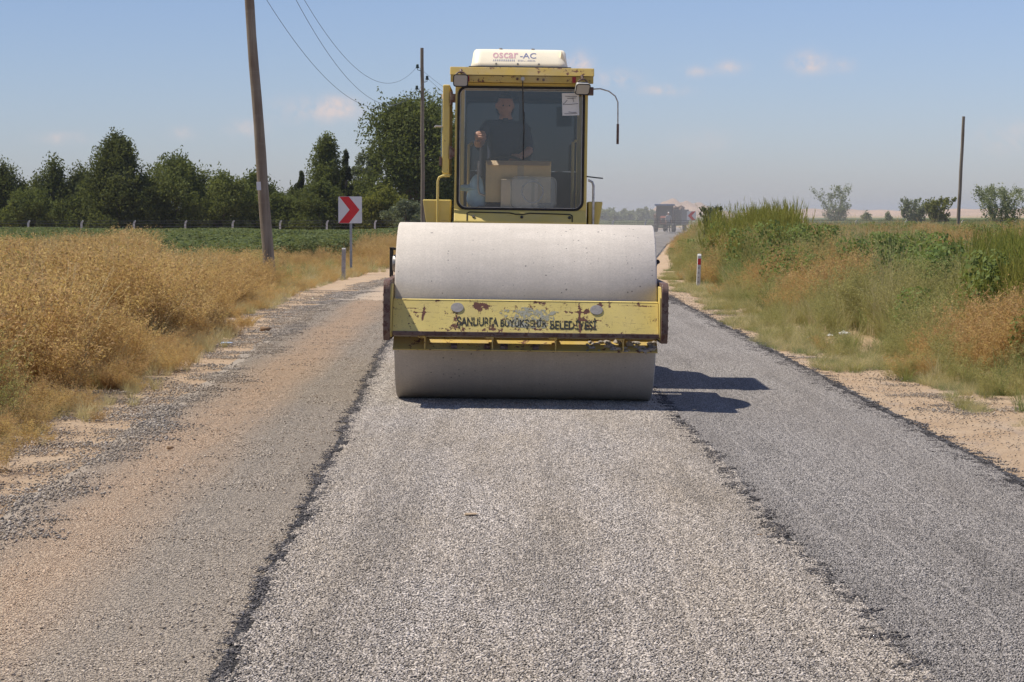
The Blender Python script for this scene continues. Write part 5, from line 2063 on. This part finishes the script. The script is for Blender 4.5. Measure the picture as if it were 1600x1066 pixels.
# fields beyond the verge
rd_ = np.random.RandomState(17)
X, Y = spread(30000, -6, 75, 128, 300, rd_)
k = (X > weed_r(Y) + 1.0) & in_view(X, Y, 2) & (rd_.rand(len(X)) < .55)
X, Y = X[k], Y[k]
h_ = .65 + .35 * rd_.rand(len(X))
plant('cotton_crop', np.stack([X, Y], 1), ['cotton'] * len(X), np.stack([1.2 + .5 * rd_.rand(len(X)), h_], 1), 7, 'far green cotton crop behind the bare pole', 'crop')
rd_ = np.random.RandomState(18)
X, Y = spread(14000, -30, 36, 130, 300, rd_)
k = (X < weed_l(Y) - .5) & (800 + X / Y * F_PX > 690) & (rd_.rand(len(X)) < .6)
X, Y = X[k], Y[k]
kinds = ['cotton' if rd_.rand() < .6 else 'olive' for _ in X]
plant('far_verge_growth', np.stack([X, Y], 1), kinds, np.stack([1.2 + .5 * rd_.rand(len(X)), .5 + .4 * rd_.rand(len(X))], 1), 8, 'hazy green growth on the inside of the far bend', 'weeds')


# ------------------------------------------------------------------ trees and shrubs
def make_tree(name, label, x, Y, top, width, mat, shape='round', leaves=6000, seed=0, base_y=None, trunk=True, low=.12, leaf=.15, group=None, cat='tree', open_=0.0):
    """x, top: photo pixels of the crown's middle and tip; width in photo pixels"""
    rd_ = np.random.RandomState(seed)
    if cat == 'tree' and Y < 200:
        leaf, leaves = leaf * .72, int(leaves * 1.9)
    s = F_PX / Y
    H = CAM_H + (HORIZON - top) / s
    Wd = width / s
    X0 = (x - 800) / s
    r_ = empty(name, (X0, Y, 0))
    # clump centres
    nc = int(34 + leaves / (260 if shape != 'fan' else 45))
    t = rd_.rand(nc) ** .85
    if shape == 'cypress':
        prof_ = np.sin(np.clip(t * .93 + .07, 0, 1) * math.pi) ** .55 * (1.08 - .55 * t)
    elif shape == 'poplar':
        prof_ = np.sin(np.clip(t * .9 + .1, 0, 1) * math.pi) ** .6 * (1.1 - .45 * t)
    elif shape == 'fan':
        prof_ = (.35 + .75 * t) * np.where(t > .92, .8, 1)
    elif shape == 'cone':
        prof_ = np.clip(1.08 - t ** 1.5, .1, 1)
    else:
        prof_ = np.sqrt(np.clip(1 - (2 * np.clip(t, .08, 1) - .9) ** 2 / 1.25, .03, 1))
    z = H * (low + (1 - low) * t * .90)
    az = rd_.rand(nc) * 6.283
    lob = 1 + .20 * np.sin(3 * az + seed) + .14 * np.sin(5 * az + 2 * seed + 6 * t)
    rad = Wd / 2 * prof_ * np.sqrt(.06 + .94 * rd_.rand(nc)) * lob * .96
    C = np.stack([np.cos(az) * rad, np.sin(az) * rad, z], 1)
    csz = np.minimum(Wd, H) * (.060 + .070 * rd_.rand(nc)) * (.75 if shape == 'cypress' else .48 if shape == 'fan' else 1)
    if open_:
        kk = vnoise(C[:, 0] * 3 + 50, C[:, 2] * 3, 3.0 * Wd / 4, seed) > open_
        C, csz, az, t = C[kk], csz[kk], az[kk], t[kk]
        nc = len(C)
    per = max(8, leaves // nc)
    ci = np.repeat(np.arange(nc), per)
    n = len(ci)
    stretch = np.array([1, 1, 1.9 if shape in ('cypress', 'poplar', 'fan') else 1.05])
    D = rd_.randn(n, 3)
    D = unit(D) * (rd_.rand(n, 1) ** .45) * csz[ci][:, None] * 1.6 * stretch
    if shape == 'fan':
        D[:, :2] += unit(C[ci][:, :2]) * (D[:, 2:3]) * .5
    P = C[ci] + D
    P[:, 2] = np.maximum(P[:, 2], .06)
    U = unit(rd_.randn(n, 3) + np.array([0, 0, .2])) * (leaf * (.45 + .75 * rd_.rand(n)))[:, None]
    W = unit(np.cross(U, rd_.randn(n, 3))) * (leaf * .48 * (.5 + .7 * rd_.rand(n)))[:, None]
    L = Leafs()
    ct = rd_.rand(nc)
    L.quads(P, U, W, np.clip(ct[ci] * .55 + .5 * rd_.rand(n), 0, 1))
    # loose sprays that break the outline
    ns = int(16 + Wd * 5)
    sel = rd_.randint(0, nc, ns)
    outd = unit(np.stack([C[sel, 0], C[sel, 1], .7 * (C[sel, 2] - H * .35)], 1) + rd_.randn(ns, 3) * .25)
    if shape in ('cypress', 'poplar', 'fan'):
        outd = unit(outd + np.array([0, 0, 1.4]))
    ll = csz[sel] * (1.5 + 1.1 * rd_.rand(ns))
    kk = np.repeat(np.arange(ns), 22)
    u = rd_.rand(len(kk))
    P2 = C[sel][kk] + outd[kk] * (u * ll[kk])[:, None] + rd_.randn(len(kk), 3) * leaf * .6
    P2[:, 2] = np.maximum(P2[:, 2], .06)
    U2 = unit(outd[kk] + rd_.randn(len(kk), 3) * .8) * (leaf * (.5 + .5 * rd_.rand(len(kk))))[:, None]
    W2 = unit(np.cross(U2, rd_.randn(len(kk), 3))) * (leaf * .4)
    L.quads(P2, U2, W2, rd_.rand(len(kk)))
    link(bpy.data.objects.new('crown', L.mesh('crown', mat)), r_)
    # trunk and limbs
    w = MB()
    tr_r = max(.035, min(.22, H * .028))
    hh = H * (.72 if shape != 'fan' else .3)
    pts = [Vector((.06 * H * .3 * math.sin(k * 1.1 + seed) * k / 6, .03 * math.sin(k * 1.7 + seed), -.1 + hh * k / 6)) for k in range(7)]
    w.tube(pts, [tr_r * (1 - .13 * k) for k in range(7)], 9)
    for k in range(9 if shape != 'cypress' else 3):
        q_ = C[rd_.randint(nc)]
        b0 = pts[min(6, max(1, int(6 * (q_[2] / H) * .55)))]
        e = Vector(q_)
        mid = b0.lerp(e, .5) + Vector((0, 0, .06 * H))
        w.tube([b0, mid, e], [tr_r * .5, tr_r * .34, tr_r * .12], 6)
    w.build('trunk', 'bark', r_)
    tag(r_, label, cat, group)
    return r_


OG = 'trees behind the wire fence'
make_tree('orchard_tree', 'loose dark tree with a thin whip shoot at the end of the orchard row', 2, 143, 262, 92, 'leaf_dark', 'poplar', 7000, 1, group=OG)
make_tree('orchard_tree', 'spiky dark tree with several upright shoots beside the tall dense tree', 84, 146, 256, 92, 'leaf_dark', 'poplar', 7500, 2, group=OG)
make_tree('orchard_tree', 'low dark tree filling the gap below the upright shoots', 46, 141, 296, 104, 'leaf_mid', 'round', 6000, 3, group=OG)
make_tree('orchard_tree', 'thin grey-green tree pressed against the tall dense tree', 127, 147, 270, 84, 'leaf_dark', 'poplar', 5000, 4, group=OG)
make_tree('orchard_tree', 'tallest dense dark evergreen of the orchard row', 184, 142, 212, 138, 'leaf_dark', 'cone', 17000, 5, low=.03, leaf=.16, group=OG)
make_tree('orchard_tree', 'broad round dark tree with a double top', 276, 143, 243, 122, 'leaf_mid', 'round', 14000, 6, low=.03, group=OG)
make_tree('orchard_tree', 'shaded low tree between the tall dense and double-topped trees', 232, 141, 292, 76, 'leaf_dark', 'round', 5000, 7, low=.03, group=OG)
make_tree('orchard_tree', 'light green bushy tree next to the leaning pole', 350, 142, 274, 96, 'leaf_light', 'round', 9500, 8, low=.04, group=OG)
make_tree('orchard_tree', 'mid green tree standing behind the leaning pole', 402, 145, 272, 84, 'leaf_mid', 'poplar', 8000, 9, low=.04, group=OG)
make_tree('orchard_tree', 'low shaded tree between the leaning pole and the cypress', 444, 144, 302, 74, 'leaf_mid', 'round', 6000, 10, low=.04, group=OG)
make_tree('cypress', 'small slender dark cypress', 471, 146, 259, 28, 'leaf_cypress', 'cypress', 5000, 11, low=.02, leaf=.10, group=OG)
make_tree('poplar_tree', 'pale green poplar-like tree between the two cypresses', 511, 150, 212, 76, 'leaf_light', 'poplar', 11000, 12, low=.06, group=OG)
make_tree('leafy_tree', 'bushy green tree below the poplar', 498, 141, 285, 96, 'leaf_mid', 'round', 8000, 13, low=.03, group=OG)
make_tree('cypress', 'larger dark cypress rising behind the chevron sign', 541, 144, 226, 30, 'leaf_cypress', 'cypress', 7000, 14, low=.02, leaf=.10, group=OG)
make_tree('olive_tree', 'grey-green airy olive tree beside the larger cypress', 577, 149, 228, 62, 'leaf_grey', 'round', 7000, 15, low=.10, group=OG, open_=.28)
make_tree('leafy_tree', 'yellow-green bushy tree at the foot of the big tree', 600, 140, 295, 84, 'leaf_yellow', 'round', 7500, 16, low=.05, group=OG)
make_tree('big_tree', 'largest wide-crowned tree partly behind the roller cab', 650, 146, 154, 186, 'leaf_mid', 'round', 21000, 17, low=.20, leaf=.19, group=OG, open_=.30)
make_tree('big_tree', 'dark tree standing close behind the largest wide-crowned tree', 688, 152, 196, 100, 'leaf_dark', 'round', 9000, 18, low=.16, leaf=.18, group=OG, open_=.22)
make_tree('grey_shrub', 'low grey twiggy shrub at the fence below the big tree', 634, 137, 313, 78, 'leaf_grey', 'round', 7000, 19, low=.0, leaf=.10, cat='shrub', group=OG)
make_tree('leafy_tree', 'dark undergrowth tree below the big tree', 575, 142, 300, 60, 'leaf_dark', 'round', 5000, 20, low=.0, group=OG)
for i, (x_, t_, w_) in enumerate(((25, 290, 80), (108, 285, 80), (150, 280, 70), (226, 276, 70), (312, 285, 70), (376, 284, 64), (424, 288, 60), (462, 292, 60), (540, 288, 80))):
    make_tree('orchard_tree', 'dark low tree at the back of the orchard row seen through the gaps', x_, 156, t_, w_, 'leaf_dark', 'round', 5200, 60 + i, low=.0, group='trees at the back of the orchard')
RG = 'shrubs scattered over the field'
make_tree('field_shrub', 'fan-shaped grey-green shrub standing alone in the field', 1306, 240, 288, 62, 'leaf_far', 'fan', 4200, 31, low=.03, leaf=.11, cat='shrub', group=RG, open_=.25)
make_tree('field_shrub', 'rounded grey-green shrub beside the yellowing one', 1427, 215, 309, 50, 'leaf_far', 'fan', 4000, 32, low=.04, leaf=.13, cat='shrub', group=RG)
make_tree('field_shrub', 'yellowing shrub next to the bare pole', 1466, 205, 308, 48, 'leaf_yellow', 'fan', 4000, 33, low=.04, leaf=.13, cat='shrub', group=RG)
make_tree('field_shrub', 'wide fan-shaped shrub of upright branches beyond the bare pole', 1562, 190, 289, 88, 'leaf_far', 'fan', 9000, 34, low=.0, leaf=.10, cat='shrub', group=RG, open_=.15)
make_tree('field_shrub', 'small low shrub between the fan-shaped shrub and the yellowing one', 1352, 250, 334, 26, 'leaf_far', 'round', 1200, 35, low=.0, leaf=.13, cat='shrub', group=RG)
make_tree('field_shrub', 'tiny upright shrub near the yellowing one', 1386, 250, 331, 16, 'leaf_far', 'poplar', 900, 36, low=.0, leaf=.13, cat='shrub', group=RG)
make_tree('roadside_shrub', 'tall dark green roadside shrub with pointed tips near the far sign', 1112, 76, 316, 36, 'leaf_grey', 'fan', 4500, 37, low=.0, leaf=.05, cat='shrub')
make_tree('roadside_stalk', 'narrow dark seed stalk beside the pointed roadside shrub', 1126, 76, 314, 7, 'leaf_dark', 'cypress', 500, 38, low=.1, leaf=.045, cat='plant')
make_tree('roadside_stalk', 'rusty upright dock stalk rising from the verge growth', 1240, 60, 322, 6, 'dry_red', 'cypress', 500, 39, low=.1, leaf=.035, cat='plant')
rd = random.Random(23)
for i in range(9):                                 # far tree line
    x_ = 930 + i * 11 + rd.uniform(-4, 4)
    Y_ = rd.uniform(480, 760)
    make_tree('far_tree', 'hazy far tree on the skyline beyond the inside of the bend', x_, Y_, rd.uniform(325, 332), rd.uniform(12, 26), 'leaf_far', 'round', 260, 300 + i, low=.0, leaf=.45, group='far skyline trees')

# ------------------------------------------------------------------ small things on the ground
for (x_, y_, s_, lab) in ((1268, 524, .03, 'flattened strip of white litter on the sandy verge'), (1298, 521, .04, 'crumpled white plastic litter in the verge grass'), (1320, 519, .06, 'largest crumpled white plastic bag lying in the verge grass')):
    Y_ = CAM_H * F_PX / (y_ - HORIZON)
    X_ = (x_ - 800) / F_PX * Y_
    w = MB()
    for k in range(4):
        w.blob((rd.uniform(-.5, .5) * s_, rd.uniform(-.4, .4) * s_, s_ * .35), s_ * rd.uniform(.4, .6), k, 3, .6, (1.3, .9, .6))
    o_ = w.build('plastic_litter', 'litter_white', sharp=25)
    o_.location = (X_, Y_, float(gz(X_)) + .01)
    tag(o_, lab, 'litter')
for (x_, y_, s_, mat_, nm, lab) in ((410, 523, .055, 'clod', 'stone', 'dark fist-sized stone on the sandy strip below the dry weeds'), (349, 546, .05, 'litter_blue', 'plastic_litter', 'small pale blue plastic scrap on the sandy strip'),
                                    (261, 712, .018, 'clod', 'stone', 'small dark pebble on the dusty lane'), (731, 813, .026, 'clod_tan', 'dirt_clod', 'flattened tan dirt clod on the chippings before the drum'),
                                    (1188, 838, .010, 'clod', 'dirt_clod', 'tiny brown clod on the pale chippings')):
    Y_ = CAM_H * F_PX / (y_ - HORIZON)
    X_ = (x_ - 800) / F_PX * Y_
    w = MB()
    w.blob((0, 0, s_ * .4), s_, 7, 2, .4, (1.2, .9, .55 if nm == 'stone' else .22))
    o_ = w.build(nm, mat_, sharp=60)
    o_.location = (X_, Y_, float(gz(X_)) + .012)
    tag(o_, lab, 'litter' if 'litter' in nm else 'stone')

# ------------------------------------------------------------------ air
m = NT('haze_air')
pv = m.n('ShaderNodeVolumePrincipled', {'Color': (.80, .85, .92), 'Density': .00016, 'Anisotropy': .25})
m.t.links.new(pv.outputs[0], m.out.inputs['Volume'])
MATS['haze_air'] = m.m
hz = MB().box(-6600, 6600, -60, 6600, -2.0, 26).build('haze', 'haze_air')
tag(hz, kind='stuff')
m = NT('dust_air')
x, y, z = m.sep(m.obj())
u = m.math('DIVIDE', m.math('SUBTRACT', x, 13.0), 22.0)
v = m.math('DIVIDE', m.math('SUBTRACT', y, 175.0), 75.0)
h = m.math('DIVIDE', m.math('SUBTRACT', z, .5), 7.0)
rr = m.math('ADD', m.math('ADD', m.math('MULTIPLY', u, u), m.math('MULTIPLY', v, v)), m.math('MULTIPLY', h, h))
fall = m.math('SUBTRACT', 1.0, rr, clamp=True)
pv = m.n('ShaderNodeVolumePrincipled', {'Color': (.88, .84, .79), 'Density': m.math('MULTIPLY', m.math('MULTIPLY', fall, fall), .0065), 'Anisotropy': .2})
m.t.links.new(pv.outputs[0], m.out.inputs['Volume'])
MATS['dust_air'] = m.m
ds = MB().box(-9.5, 35.5, 99, 251, -1.5, 7.6).build('dust_cloud', 'dust_air')
tag(ds, kind='stuff')
